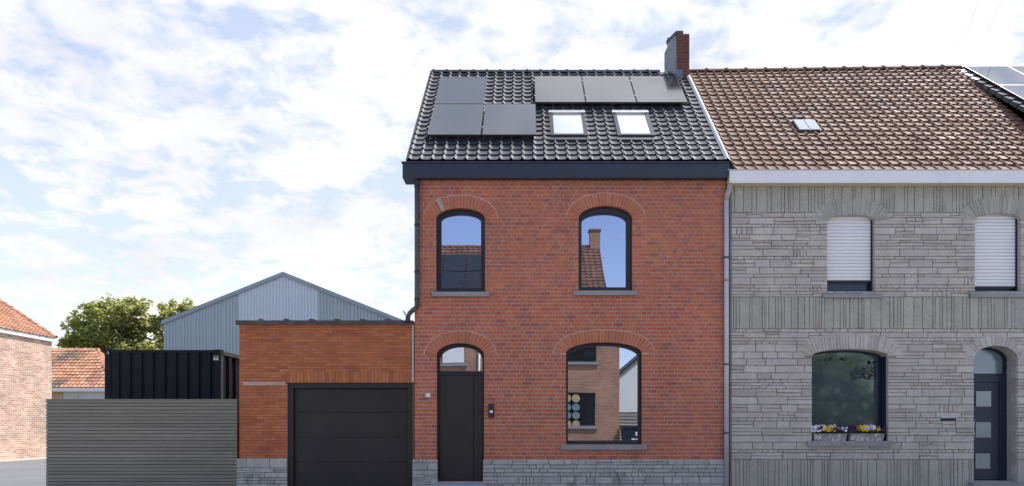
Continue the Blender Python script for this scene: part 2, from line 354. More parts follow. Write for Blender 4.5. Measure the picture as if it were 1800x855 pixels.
class Rect(Arch):
    def __init__(s, xl, xr, zb, zt): s.cx=(xl+xr)/2; s.hw=(xr-xl)/2; s.zb=zb; s.zs=zt; s.rise=0
    def pts(s, N=0): return [(s.cx-s.hw,s.zb),(s.cx+s.hw,s.zb),(s.cx+s.hw,s.zs),(s.cx-s.hw,s.zs)]
    def half(s, z, t=0): return s.hw if s.zb <= z <= s.zs else None

def holed_wall(mb, outer, holes, y, depth, mi=0, mi_rev=1):
    bm = bmesh.new()
    for loop in [outer] + [h.pts() for h in holes]:
        vs = [bm.verts.new((x,y,z)) for x,z in loop]
        for i in range(len(vs)): bm.edges.new((vs[i], vs[(i+1)%len(vs)]))
    bmesh.ops.triangle_fill(bm, use_beauty=True, use_dissolve=False, edges=bm.edges[:], normal=(0,-1,0))
    bm.verts.index_update()
    mb.add([v.co[:] for v in bm.verts], [[v.index for v in f.verts] for f in bm.faces], mi); bm.free()
    for h in holes:
        p = h.pts(); n = len(p)
        mb.add([(x,y,z) for x,z in p] + [(x,y+depth,z) for x,z in p], [(i,(i+1)%n,n+(i+1)%n,n+i) for i in range(n)], mi_rev)

def segments(x0, x1, cuts):
    segs = [(x0,x1)]
    for a, b in cuts:
        nxt = []
        for s0, s1 in segs:
            if b <= s0 or a >= s1: nxt.append((s0,s1)); continue
            if a-s0 > .02: nxt.append((s0,a))
            if s1-b > .02: nxt.append((b,s1))
        segs = nxt
    return segs
def cuts_at(z, ops, rings):
    c = []
    for o, t in zip(ops, rings):
        h = o.half(z, t*.5)
        if h is not None: c.append((o.cx-h, o.cx+h))
    return c

def lay_bricks(wall, x0, x1, z0, z1, ops, rings, mname, course, joint, full, mixed, yf, rng, limit=300, near=(0,1.3), jv=None):
    """real bricks over the mortar sheet: the biggest ones are objects of their own, the cut ones and the rest one mesh"""
    fulls, rest = [], MB()
    row = 0; z = z0; jv = joint if jv is None else jv
    while z + course*.6 < z1:
        zt = min(z+course, z1); a, b = z+joint*.5, zt-joint*.5
        for s0, s1 in segments(x0, x1, cuts_at((a+b)/2, ops, rings)):
            header = mixed and row % 2 == 1
            mod = full/2 if header else full
            off = {0:0, 1:.25*full, 2:.5*full, 3:.25*full}[row%4] if mixed else (row % 2)*.5*full + (.17*full if row%3==0 else 0)
            k = math.floor((s0-off)/mod); x = off+k*mod
            while x < s1-.004:
                w = mod
                if header and rng.random() < .22: w = full
                if x+w-s0 < .04: x += w; continue            # no slivers: the neighbouring brick is cut longer
                l_, r_ = (s0 if x-s0 < .04 else x), (s1 if s1-(x+w) < .04 else x+w)
                xa, xb = max(l_,s0)+(jv*.5 if l_ > s0 else .0015), min(r_,s1)-(jv*.5 if r_ < s1 else .0015)
                if xb-xa > .02:
                    y = yf - rng.random()*.0032
                    if abs((xb-xa)-(full-jv)) < 1e-4 and abs((b-a)-(course-joint)) < 1e-4: fulls.append((xa,a,y))
                    else: rest.box(xa,xb,y,yf+.02,a,b,back=False)
                x += w if r_ < s1 else 9
        z += course; row += 1
    fulls.sort(key=lambda q: (q[0]+full/2-near[0])**2 + (q[1]-near[1])**2)
    me = MB().box(0, full-jv, 0, .022, 0, course-joint, back=False).mesh('brick', M[mname])
    for q in fulls[:limit]: inst('brick', me, wall, (q[0], q[2], q[1]))
    for q in fulls[limit:]: rest.box(q[0], q[0]+full-jv, q[2], yf+.02, q[1], q[1]+course-joint, back=False)
    if rest.v: rest.build('brickwork', M[mname], wall, kind='stuff')

def voussoirs(wall, ar, t, widths, joint, yf, mats, name='arch_brick', special=None, line=None, ybk=.02, proud=0, rng=random):
    N = 240; pts = []
    for i in range(N+1):
        th = math.pi*i/N; x, z = ar.hw*math.cos(th), ar.rise*math.sin(th)
        nx, nz = math.cos(th)/ar.hw, math.sin(th)/ar.rise; l = math.hypot(nx,nz); pts.append((ar.cx+x, ar.zs+z, nx/l, nz/l))
    S = [0]
    for i in range(N):   # measured along the middle of the ring
        a, b = pts[i], pts[i+1]; S.append(S[-1]+math.hypot(a[0]+a[2]*t*.5-b[0]-b[2]*t*.5, a[1]+a[3]*t*.5-b[1]-b[3]*t*.5))
    def at(s):
        s = max(0,min(S[-1],s)); lo = 0
        while lo < N-1 and S[lo+1] < s: lo += 1
        k = (s-S[lo])/max(1e-9,S[lo+1]-S[lo]); a, b = pts[lo], pts[lo+1]; return [a[i]+(b[i]-a[i])*k for i in range(4)]
    tot = sum(widths); sc = S[-1]/tot; s = 0
    if line:
        o_ = [(p[0]+p[2]*(t+line[0]), p[1]+p[3]*(t+line[0])) for p in pts[::6]]; i_ = [(p[0]+p[2]*.002, p[1]+p[3]*.002) for p in pts[::6]]
        b = MB(); n = len(o_)
        b.add([(x,line[1],z) for x,z in o_]+[(x,line[1],z) for x,z in i_], [(i,i+1,n+i+1,n+i) for i in range(n-1)])
        b.build('arch_joint', line[2], wall)
    for i, w in enumerate(widths):
        w *= sc; p, q = at(s+joint*.5), at(s+w-joint*.5); s += w
        tt = t*(1+ (rng.random()-.5)*.02)
        y = yf - rng.random()*.004 - proud*rng.random()
        P = [(p[0],p[1]), (p[0]+p[2]*tt,p[1]+p[3]*tt), (q[0]+q[2]*tt,q[1]+q[3]*tt), (q[0],q[1])]
        m_ = MB().prism(P, y, ybk, back=False)
        m_.build(name, special[1] if special and i in special[0] else mats, wall, loc=((P[0][0]+P[2][0])/2, y, (P[0][1]+P[2][1])/2))

def stone_mesh(mb, x0, x1, z0, z1, y, yb, rng, inset=.007, pr=.009):
    i = min(inset, (x1-x0)*.2, (z1-z0)*.2); j = lambda k=.35: (rng.random()-.5)*i*2*k
    o = [(x0+j(),z0+j()),(x1+j(),z0+j()),(x1+j(),z1+j()),(x0+j(),z1+j())]
    f = [(x0+i,z0+i),(x1-i,z0+i),(x1-i,z1-i),(x0+i,z1-i)]
    vs = [(a,y,b) for a,b in o] + [(a,y-pr*(.5+rng.random()*.7),b) for a,b in f] + [(a,yb,b) for a,b in o]
    mb.add(vs, [(4,5,6,7),(0,1,5,4),(1,2,6,5),(2,3,7,6),(3,0,4,7),(8,9,1,0),(9,10,2,1),(10,11,3,2),(11,8,0,3)])

def ashlar(x0, x1, z0, z1, ops, rings, rng, heights, lens, split=.36, bits=.07, joint=.008):
    res = []; z = z0
    while z < z1-.03:
        h = rng.choice(heights); 
        if z+h > z1-.05: h = z1-z
        for s0, s1 in segments(x0, x1, cuts_at(z+h/2, ops, rings)):
            x = s0
            while x < s1-.01:
                w = rng.uniform(*lens)
                if x+w > s1-.12: w = s1-x
                r = rng.random()
                if h > .085 and r < split:
                    k = rng.choice((.4,.5,.6)); x2 = x+w*rng.uniform(.4,.6)
                    res.append((x,x+w,z,z+h*k))
                    if w > .3 and rng.random() < .5: res += [(x,x2,z+h*k,z+h),(x2,x+w,z+h*k,z+h)]
                    else: res.append((x,x+w,z+h*k,z+h))
                elif r < split+bits and w > .2:
                    n = rng.choice((3,4))
                    for i in range(n): res.append((x+w*i/n, x+w*(i+1)/n, z, z+h))
                else: res.append((x,x+w,z,z+h))
                x += w
        z += h
    g = joint/2
    return [(a+g,b-g,c+g,d-g) for a,b,c,d in res if b-a > .022 and d-c > .018]
def set_stones(wall, stones, name, mname, yf, yb, rng, limit=300, inset=.007, pr=.009):
    stones = sorted(stones, key=lambda q: -(q[1]-q[0])*(q[3]-q[2])); rest = MB()
    for i, q in enumerate(stones):
        y = yf - rng.random()*.006
        if i < limit:
            b = MB(); stone_mesh(b, *q, y, yb, rng, inset, pr); b.build(name, M[mname], wall, loc=((q[0]+q[1])/2, y, (q[2]+q[3])/2))
        else: stone_mesh(rest, *q, y, yb, rng, inset, pr)
    if rest.v: rest.build(name+'work' if name != 'stone' else 'small_stonework', M[mname], wall, kind='stuff')

# roof tiles ---------------------------------------------------------
PROFILE = [(0,.004),(.045,.026),(.12,.037),(.20,.027),(.27,.006),(.5,.000),(.8,.002),(1.0,.010)]
def tile_mb(w, e, prof=PROFILE, lift=.030, over=.035, mb=None, fr=None):
    mb = mb or MB(); n = len(prof); T = fr or (lambda a,b,c: (a,b,c)); k = w/.21
    front = [T(x*w, 0, z*k+lift) for x,z in prof]; back = [T(x*w, e+over, z*k+.004) for x,z in prof]
    f2 = [T(x*w, 0, z*k+lift) for x,z in prof]; low = [T(x*w, .004, z*k+lift-.034) for x,z in prof]
    mb.add(front+back, [(i,i+1,n+i+1,n+i) for i in range(n-1)], 0, True)
    mb.add(low+f2, [(i,i+1,n+i+1,n+i) for i in range(n-1)], 0, False)
    return mb
def tile_roof(roof, O, u, v, cols, rows, w, e, m, skip=lambda c,r: False, limit=300, hidden=lambda c,r: False, warp=lambda x,t: 0.0, lift=.030, jit=.0025, rng=random, name='roof_tile'):
    O, u, v = Vector(O), Vector(u).normalized(), Vector(v).normalized(); n = u.cross(v)
    rot = Matrix((u,v,n)).transposed(); cells = [(c,r) for r in range(rows) for c in range(cols) if not skip(c,r)]
    vis = [q for q in cells if not hidden(*q)]; ind = set(vis[:limit]); rest = MB(); me = tile_mb(w,e,lift=lift).mesh('roof_tile', m)
    for c, r in cells:
        p = O + u*(c*w) + v*(r*e) + n*(rng.random()*jit*2) + v*((rng.random()-.5)*jit*2) + Vector((0,0,warp(c*w, r*e)))
        if (c,r) in ind:
            inst(name, me, roof, p, rot @ Matrix.Rotation((rng.random()-.5)*.012, 3, 'Z'))
        else:
            tile_mb(w, e, lift=lift, mb=rest, fr=lambda a,b,cz,p=p: tuple(p+u*a+v*b+n*cz))
    if rest.v: rest.build('tile_field', m, roof, kind='stuff')
def ridge_piece(L, r, collar=.016, n=8, clen=.05):
    b = MB()
    for (xa,xb,rr) in ((0,L,r),(0,clen,r+collar)):
        va = [(xa, -rr*math.cos(math.pi*k/n), rr*math.sin(math.pi*k/n)) for k in range(n+1)]
        vb = [(xb, -rr*math.cos(math.pi*k/n), rr*math.sin(math.pi*k/n)) for k in range(n+1)]
        b.add(va+vb, [(k, n+1+k, n+2+k, k+1) for k in range(n)], 0, True)
        b.add(va, [tuple(range(n+1))]); b.add(vb, [tuple(range(n,-1,-1))])
    return b

# ================================================================== SETTING
def sheet(name, x0, x1, y0, y1, z, m):
    return MB().add([(x0,y0,z),(x1,y0,z),(x1,y1,z),(x0,y1,z)], [(0,1,2,3)]).build(name, m, kind='structure')
sheet('ground', -900, 900, -700, 900, -.03, M['ground'])
sheet('road', -120, 120, -11.6, -2.6, 0.0, M['asphalt'])
sheet('lane', -18.9, -9.35, -2.6, 60, .012, M['alley'])
sheet('lane_edge_strip', -20.4, -18.9, -2.6, 60, .016, M['strip'])
sheet('lane_joint', -15.05, -14.98, -2.6, 60, .0155, M['pmortar'])
sheet('yard', -9.35, -2.2, 1.0, 26, .008, M['alley'])
for (x0,x1,y0,y1,ky,nm) in ((-9.3,60,-2.45,.6,-2.6,'pavement'),(-60,60,-16.5,-11.75,-11.75,'pavement')):
    MB().box(x0,x1,y0,y1,-.02,.12).build(nm, M['paving'], kind='structure')
    MB().box(x0,x1,ky,ky+.15,-.02,.13).build('kerb', M['kerb'], kind='structure')
for i in range(24):
    sheet('centre_line_dash', -58+i*5, -56+i*5, -7.15, -7.03, .004, M['paint'])

# ================================================================== BRICK HOUSE
rngH = random.Random(5)
XL, XR, ZT = -2.12, 3.885, Z(312)
house = thing('brick_house', 'red brick terraced house with black tiled roof, arched windows and black front door', 'house', (0.88, 0, 0))
w1 = A(766.5, 852.5, 366, 385, 513); w2 = A(1017, 1111.5, 362, 385, 511)
dr = A(767.5, 851, 603.5, 625, 847); gw = A(995, 1128.5, 602, 621, 782)
HO, HR = [w1,w2,dr,gw], [.24,.24,.235,.235]
wall = thing('wall', '', '', (XL,0,0)); del wall['label'], wall['category']
# the wall itself: mortar sheet with the openings cut through, side and rear walls
wb = MB(); holed_wall(wb, [(XL,.1),(XR,.1),(XR,ZT),(XL,ZT)], HO, .0075, .26)
wb.box(XL, XL+.02, .01, 7.0, .1, ZT, 2); wb.box(XR-.02, XR-.004, .02, 7.0, .1, ZT-.002, 2); wb.box(XL+.02, XR-.02, 6.9, 7.0, .1, ZT-.004, 3)
C.objects.unlink(wall); bpy.data.objects.remove(wall)
wall = wb.build('wall', [M['mortar'], M['reveal'], M['plain_brick_y'], M['plain_brick_x']], house)
PZ = Z(808)
lay_bricks(wall, XL, XR, PZ, ZT, HO, HR, 'brick', .0752, .0115, .2, True, 0.0, rngH, near=(0,3.0))
def wv(n, r): return [1+r.random()*.12 for _ in range(n)]
line = (.010, -.0056, M['mortar'])
voussoirs(wall, w1, .24, wv(23, rngH), .007, -.0085, M['arch'], special=({17}, M['cement']), line=line, rng=rngH)
voussoirs(wall, w2, .24, wv(25, rngH), .007, -.0085, M['arch'], line=line, rng=rngH)
voussoirs(wall, dr, .235, wv(22, rngH), .007, -.0085, M['arch'], line=line, rng=rngH)
voussoirs(wall, gw, .235, wv(30, rngH), .007, -.0085, M['arch'], line=line, rng=rngH)
# plinth of rough grey stone, 25 mm proud
plinth = thing('plinth','','',(0,0,0)); bpy.data.objects.remove(plinth)
pb = MB(); dl, drr = X(769.5), X(849)
for a, b in ((X(725.5), dl), (drr, X(1272))): pb.box(a, b, -.014, .004, .1, PZ-.004)
plinth = pb.build('plinth', M['pmortar'], house)
st = []
for a, b in ((X(725), dl), (drr, X(1272.5))): st += ashlar(a, b, .1, PZ, [], [], rngH, (.075,.095,.14,.06), (.15,.55), .3, .03, .007)
set_stones(plinth, st, 'stone', 'plinth', -.026, -.012, rngH, pr=.012)
MB().box(X(761.5), X(856), -.33, .02, .1, Z(847.5)-.002).build('doorstep', M['step'], house)

def arched_window(parent, ar, gl, sill, y=.085, name='window', mf='frame', mp='pane', sash=True):
    w = bpy.data.objects.new(name, None); C.objects.link(w); place(w, parent, (ar.cx, 0, ar.zb)); w.empty_display_size = .1
    o = ar.pts(); g = gl.pts()
    mid = Arch(gl.cx-gl.hw-.035, gl.cx+gl.hw+.035, gl.zb-.035, (gl.zs+ar.zs)/2, gl.zs+gl.rise+.035).pts()
    MB().ring(o, mid, y, y+.08).build('frame', M[mf], w)
    if sash: MB().ring(mid, g, y+.014, y+.075).build('sash', M[mf], w)
    MB().prism(g, y+.034, y+.05).build('pane', M[mp], w)
    if sill:
        a, b, t, bo, ms = sill
        MB().box(X(a,D-.05), X(b,D-.05), -.055, y+.02, Z(bo,D-.05), Z(t,D-.05)).build('sill', ms, w)
    return w
arched_window(house, w1, A(775,845,376,388,505), (759,860,513.5,521,M['bluestone']))
arched_window(house, w2, A(1023,1101.5,375,390,503.5), (1008,1120,511.5,519,M['bluestone']))
arched_window(house, gw, A(999,1122.5,607.5,627,775), (986,1137,782,791,M['bluestone']))
# front door
fd = bpy.data.objects.new('front_door', None); C.objects.link(fd); place(fd, house, (dr.cx, .09, dr.zb))
fl = A(772.5,847.5,609.5,632,652)
top = Arch(dr.cx-dr.hw, dr.cx+dr.hw, Z(655.5), dr.zs, dr.zs+dr.rise)
MB().ring(top.pts(), fl.pts(), .085, .165).build('fanlight_frame', M['frame'], fd)
MB().prism(fl.pts(), .125, .14).build('fanlight', M['pane'], fd)
MB().box(dr.cx-dr.hw, X(771.5), .085, .16, dr.zb, Z(655.7)).box(X(848), dr.cx+dr.hw, .085, .16, dr.zb, Z(655.7)).box(X(771.5), X(848), .087, .16, Z(659), Z(655.9)).build('door_frame', M['door'], fd)
MB().box(X(772.3), X(831), .098, .15, dr.zb+.012, Z(659.8)).build('door_leaf', M['door'], fd)
MB().box(X(831.6), X(833.6), .106, .15, dr.zb+.012, Z(659.8)).build('meeting_post', M['frame'], fd)
MB().box(dr.cx-dr.hw+.004, dr.cx+dr.hw-.004, .153, .158, dr.zb+.002, Z(660)).build('door_light_stop', M['door'], fd)  # hidden sheet added to block light leaking through the door gaps
MB().box(X(834), X(847.6), .098, .15, dr.zb+.012, Z(659.8)).build('side_panel', M['door'], fd)
hx = X(769.3)
MB().tube([(hx,.085,Z(801)),(hx,.03,Z(800)),(hx,.022,Z(797)),(hx,.022,Z(788)),(hx,.03,Z(785)),(hx,.085,Z(784))], .012, 8).build('handle', M['alu'], fd)

# roof of the brick house
E0, Z0 = 13.45, 5.135+EYE          # eave depth from the camera, eave height
s45 = math.sqrt(.5)
roof = bpy.data.objects.new('roof_tmp', None); bpy.data.objects.remove(roof)
RL, RR, TL = -2.258, 3.87, 3.49
rb = MB()
def rp(x, t, h=0.0): return (x, E0-D+t-h*s45, Z0+t+h*s45)
rb.add([rp(RL,0,-.01),rp(RR+.1,0,-.01),rp(RR+.1,TL,-.01),rp(RL,TL,-.01),(RL,E0-D+2*TL,Z0-.01),(RR+.1,E0-D+2*TL,Z0-.01)], [(0,1,2,3),(3,2,5,4)])
rb.add([rp(RL+.1,0,-.02),rp(RL+.1,TL,-.02),(RL+.1,E0-D+2*TL,Z0-.02)], [(0,1,2)]); rb.add([rp(RR+.08,0,-.02),rp(RR+.08,TL,-.02),(RR+.08,E0-D+2*TL,Z0-.02)], [(0,1,2)])
roof = rb.build('roof', M['slate'], house)
TW, TE = (RR-RL)/28, TL/s45/21
PAN = [(-1.969,-.881,.665),(-1.969,-.881,1.833),(-.856,.242,.665),(.232,1.337,1.896),(1.353,2.458,1.896),(2.476,3.581,1.896)]
PT = 1.16
SKY = [(.529,1.289),(1.894,2.654)]
def hid(c, r):
    x, t = RL+(c+.5)*TW, (r+.5)*TE*s45
    return any(a < x < b and t0+.12 < t < t0+PT for a,b,t0 in PAN)
def skp(c, r):
    x, t = RL+(c+.5)*TW, (r+.6)*TE*s45
    return any(a < x < b and 0.74 < t < 1.59 for a,b in SKY) or (x > 3.59 and t > 3.13)
tile_roof(roof, (RL,E0-D,Z0), (1,0,0), (0,1,1), 28, 21, TW, TE, M['black_tile'], skip=skp, hidden=hid, rng=rngH)
me = ridge_piece(.325, .095).mesh('ridge_tile', M['black_tile'])
zr = Z0+TL
for i in range(17): inst('ridge_tile', me, roof, (RL+.02+i*.325, E0-D+TL, zr-.035))
# left verge: a flat black board and the tile ends above it
vb = MB()
vb.add([rp(RL-.03,-.02,.05),rp(RL+.012,-.02,.05),rp(RL+.012,TL,.05),rp(RL-.03,TL,.05),rp(RL-.03,-.02,-.16),rp(RL+.012,-.02,-.16),rp(RL+.012,TL,-.16),rp(RL-.03,TL,-.16)],
       [(0,1,2,3),(4,0,3,7),(1,5,6,2),(4,5,1,0),(3,2,6,7)])
vb.build('verge_board', M['black_metal'], house)
# zinc strip where the black roof meets the neighbour's
zb = MB()
for k,(a,b,h0,h1) in enumerate(((RR+.0,RR+.045,.045,.075),(RR+.045,RR+.115,.075,.02),(RR+.115,RR+.165,.02,-.12))):
    zb.add([rp(a,-.02,h0),rp(b,-.02,h1),rp(b,TL,h1),rp(a,TL,h0)], [(0,1,2,3)])
zb.build('verge_flashing', M['zinc'], house)
# box gutter
gd = 13.26
gx0, gx1, gzt, gzb = X(707.5,gd), X(1282.5,gd), Z(284.5,gd), Z(312.8,gd)
g = MB(); y0 = gd-D
g.box(gx0, XL-.002, y0, .24, gzb, gzt-.03); g.box(XL-.002, gx1, y0, -.006, gzb, gzt-.03); g.box(gx0-.02, gx1+.004, y0-.018, y0+.05, gzt-.03, gzt)
gut = g.build('box_gutter', M['gutter_black'], house)
for xx in (-.3, 1.75): MB().box(xx, xx+.035, y0-.0025, y0+.01, gzb+.003, gzt-.032).build('joint_cover', M['gutter_black'], gut)
# roof windows
for a, b in SKY:
    rw = bpy.data.objects.new('roof_window', None); C.objects.link(rw); place(rw, house, rp(a,.685))
    def bar(mb, xa, xb, ta, tb, h0, h1):
        mb.add([rp(xa,ta,h0),rp(xb,ta,h0),rp(xb,tb,h0),rp(xa,tb,h0),rp(xa,ta,h1),rp(xb,ta,h1),rp(xb,tb,h1),rp(xa,tb,h1)],
               [(0,1,5,4),(1,2,6,5),(2,3,7,6),(3,0,4,7),(4,5,6,7)])
    t0, t1 = .72, 1.60; fm = MB()
    bar(fm,a,a+.075,t0,t1,-.02,.085); bar(fm,b-.075,b,t0,t1,-.02,.085); bar(fm,a+.075,b-.075,t0,t0+.05,-.02,.088)
    fm.build('frame', M['alu'], rw)
    hd = MB(); bar(hd,a-.01,b+.01,t1-.07,t1+.01,-.02,.105); hd.build('hood', M['alu_l'], rw)
    ap = MB(); bar(ap,a-.03,b+.03,t0-.10,t0-.002,.0,.058); ap.build('apron', M['zinc_d'], rw)
    MB().add([rp(a+.07,t0+.045,.07),rp(b-.07,t0+.045,.07),rp(b-.07,t1-.06,.07),rp(a+.07,t1-.06,.07)], [(0,1,2,3)]).build('pane', M['skyl'], rw)
# chimney astride the party line
cd = 16.63; cy = cd-D
cx0, cx1 = X(1190.5,cd), X(1212,cd); cb0, ct = Z(141,cd), Z(59.7,cd)
ch = MB(); ch.box(cx0+.012, cx1-.012, cy+.012, cy+1.0, cb0-.3, ct-.004)
chim = ch.build('chimney', M['reveal'], house)
nrow = int((ct-cb0)/.0752)
for r in range(nrow):
    z = ct-(r+1)*.0752; xs = [cx0, cx0+.19, cx1] if r % 2 else [cx0, cx0+.095, cx1]
    for a, b in zip(xs[:-1], xs[1:]):
        MB().box(a+.003, b-.003, cy-rngH.random()*.004, cy+.1, z+.004, z+.0712).build('brick', M['brick_c'], chim, loc=(a,cy,z))
    MB().box(cx1-.02, cx1+rngH.random()*.003, cy+.106, cy+.30, z+.004, z+.0712).build('brick', M['brick_c'], chim, loc=(cx1,cy,z))
# rendered flank, splayed back to the left, bulging at its foot, with a ragged front edge
fd_ = .42
fx = lambda k: cx0-.012-.14*k
edge = [(.01+rngH.random()*.07, ct-.02-(ct-cb0+.1)*i/14) for i in range(15)]
Zf = lambda py: Z(py, cd+fd_)
full = edge + [(1.3,cb0-.2),(1.3,Z(93,cd+.55)),(1.0,Zf(83)),(1.0,Zf(66))]
n = len(full)
MB().add([(fx(k),cy+.02+fd_*k,z) for k,z in full]+[(cx0+.05+.02*k,cy+.03+fd_*k,z) for k,z in full], [tuple(range(n-1,-1,-1)), tuple(range(n,2*n))]+[(i,(i+1)%n,n+(i+1)%n,n+i) for i in range(n)]).build('render_coat', M['render'], chim)
ca = [(cx0-.02,cy+.03),(cx0+.15,cy+.03),(cx0+.13,cy+.62),(cx0-.17,cy+.46)]
cv = [(x,y,ct+.004) for x,y in ca]+[(x,y,ct+.09) for x,y in ca]+[(cx0+.02,cy+.10,ct+.125),(cx0+.11,cy+.10,ct+.125),(cx0+.10,cy+.5,ct+.13),(cx0-.08,cy+.38,ct+.13)]
MB().add(cv, [(0,1,5,4),(1,2,6,5),(2,3,7,6),(3,0,4,7),(4,5,9,8),(5,6,10,9),(6,7,11,10),(7,4,8,11),(8,9,10,11),(3,2,1,0)]).build('chimney_cap', M['coping'], chim)
MB().add([(cx0-.03,cy-.02,cb0-.12),(cx0+.13,cy-.02,cb0-.12),(cx0+.13,cy-.02,Z(124,cd)),(cx0-.03,cy-.02,Z(122.5,cd)),
          (cx0-.03,cy+.5,cb0+.15),(cx0-.03,cy+.5,Z(121,cd)+.08)], [(0,1,2,3),(4,0,3,5)]).build('flashing', M['bluezinc'], chim)

# solar panels on the brick house
def solar(name, x0, x1, t0, t1, P, label, group, mglass, h=.10, th=.035, mf='alu'):
    t = thing(name, label, 'solar panel', P(x0,t0,h), group)
    v = lambda x,tt,hh: P(x,tt,hh)
    def slab(mb, xa, xb, ta, tb, h0, h1):
        mb.add([v(xa,ta,h0),v(xb,ta,h0),v(xb,tb,h0),v(xa,tb,h0),v(xa,ta,h1),v(xb,ta,h1),v(xb,tb,h1),v(xa,tb,h1)],
               [(0,1,5,4),(1,2,6,5),(2,3,7,6),(3,0,4,7),(4,5,6,7),(3,2,1,0)])
    e = .012; ee = e*s45; f = MB()
    slab(f,x0,x0+e,t0,t1,h-th,h+.002); slab(f,x1-e,x1,t0,t1,h-th,h+.002); slab(f,x0+e,x1-e,t0,t0+ee,h-th,h+.002); slab(f,x0+e,x1-e,t1-ee,t1,h-th,h+.002)
    f.build('frame', M[mf], t)
    gl = MB(); slab(gl,x0+e,x1-e,t0+ee,t1-ee,h-th+.006,h); gl.build('glass', mglass, t)
    return t
labs = ['dark solar panel at lower left of the black roof, by the left verge',
        'dark solar panel at the top left corner of the black roof below the ridge',
        'dark solar panel of the lower row nearest to the left roof window',
        'dark solar panel in the upper right row, its left end, above the left roof window',
        'dark solar panel in the middle of the upper row of three',
        'dark solar panel right beside the chimney, below the ridge']
for (a,b,t0), lb in zip(PAN, labs):
    s = solar('solar_panel', a, b, t0, t0+PT, rp, lb, 'solar panels on the black roof', M['solar'], h=.125)
    for (xx,tt) in ((a-.008,t0+.25),(a-.008,t0+PT-.25)):
        MB().add([rp(xx-.012,tt,.133),rp(xx+.02,tt,.133),rp(xx+.02,tt+.03,.133),rp(xx-.012,tt+.03,.133)], [(0,1,2,3)]).build('clamp', M['alu_l'], s)
    rl = MB()
    for tt in (t0+.25, t0+PT-.25):
        rl.add([rp(a+.03,tt,.03),rp(b-.03,tt,.03),rp(b-.03,tt+.03,.03),rp(a+.03,tt+.03,.03),rp(a+.03,tt,.088),rp(b-.03,tt,.088),rp(b-.03,tt+.03,.088),rp(a+.03,tt+.03,.088)],
               [(0,1,5,4),(4,5,6,7),(0,4,7,3),(1,2,6,5)])
    rl.build('rail', M['alu_l'], s)

# downpipe of the brick house, bending onto the annex roof
dpx = X(733, D-.06)
dp = thing('downpipe', 'dark grey downpipe at the left edge of the brick house, bent at its foot', 'downpipe', (dpx,-.06,Z(560)), 'downpipes')
yq = -.065
path = [(dpx,yq,Z(317)),(dpx,yq,Z(530)),(dpx,yq,Z(537)),(dpx-.03,yq,Z(543)),(dpx-.09,yq,Z(547.5)),(dpx-.14,yq,Z(552)),(dpx-.172,yq,Z(558)),(dpx-.18,yq,Z(568))]
MB().tube(path, .047, 12).build('pipe', M['zinc_d'], dp)
for yy in (328,396,478,526):
    MB().tube([(dpx,yq,Z(yy)),(dpx,yq,Z(yy+3))], .054, 12).build('bracket', M['black_metal'], dp)
# doorbell, number plate
db = thing('doorbell', 'black rectangular doorbell panel with a small white button to the right of the front door', 'doorbell', (X(863.5),-.03,Z(734.5)))
MB().box(X(858.5),X(868.5),-.034,0,Z(734.5),Z(710.5)).build('casing', M['door'], db)
MB().box(X(861),X(866.5),-.0375,-.033,Z(726),Z(722)).build('button', M['print'], db)
MB().tube([(X(863.5),-.033,Z(715)),(X(863.5),-.038,Z(715))], .014, 12).build('lens', M['orn'], db)
npl = thing('number_plate', 'small square white plate on the brick between garage and front door', 'plate', (X(752.5),-.02,Z(699)))
MB().box(X(749.3),X(756.3),-.024,0,Z(698.7),Z(691.7)).build('plate', M['print'], npl)
MB().box(X(746.6),X(749),-.018,0,Z(698.5),Z(692)).build('side_tab', M['cement'], npl)

# ================================================================== GARAGE ANNEX
rngG = random.Random(8)
AX0, AX1, AZT, AY = X(420), -2.135, Z(570), .012
annex = thing('garage_annex', 'low flat roofed orange brick garage with black sectional door and dark coping', 'garage', ((AX0+AX1)/2, AY, 0))
gar = Rect(X(505), X(725.3), .06, Z(673))
ab = MB(); holed_wall(ab, [(AX0,.05),(AX1,.05),(AX1,AZT),(AX0,AZT)], [gar], AY+.007, .2)
ab.box(AX0, AX0+.02, AY+.012, 6, .05, AZT-.002, 2); ab.box(AX1-.02, AX1-.001, AY+.25, 6, .05, AZT-.004, 2); ab.box(AX0+.02, AX1-.02, 5.9, 6, .05, AZT-.006, 2)
awall = ab.build('wall', [M['mortar_o'], M['reveal'], M['plain_brick_y']], annex)
SO = Rect(X(502), AX1, Z(673), Z(653.5))
APZ = Z(806)
lay_bricks(awall, AX0, AX1, APZ, AZT, [Rect(gar.cx-gar.hw,gar.cx+gar.hw,0,Z(673)), SO], [0,0], 'brick_o', .0575, .007, .22, False, AY, rngG, near=(-3.8,2.8), jv=.003)
n = 36
for i in range(n):
    a = SO.cx-SO.hw + 2*SO.hw*i/n; b = a+2*SO.hw/n
    MB().box(a+.003, b-.003, AY-rngG.random()*.004, AY+.02, SO.zb+.004, SO.zs-.004, back=False).build('soldier_brick', M['brick_o'], awall, loc=(a,AY,SO.zb))
MB().box(X(427), X(501), AY-.007, AY+.02, Z(677.5), Z(671.5)).build('mortar_band', mat('pinkish_mortar_band', (.46,.33,.30), .9, .15, 12), awall)
MB().box(X(724.5), X(727.4), AY-.012, AY+.02, Z(672), Z(571)).build('joint_strip', M['zinc'], awall)
apb = MB().box(X(416.5), X(504.6), AY-.014, AY+.004, .05, APZ-.004); aplinth = apb.build('plinth', M['pmortar'], annex)
set_stones(aplinth, ashlar(X(416), X(505), .05, APZ, [], [], rngG, (.075,.09,.15,.06), (.15,.5), .3, .03, .007), 'stone', 'plinth', AY-.026, AY-.012, rngG, pr=.012)
rb = MB().box(AX0+.02, AX1-.02, AY+.1, 5.95, AZT-.05, AZT-.012); rb.build('flat_roof', M['slate'], annex)
cz0, cz1 = Z(570.5), Z(564)
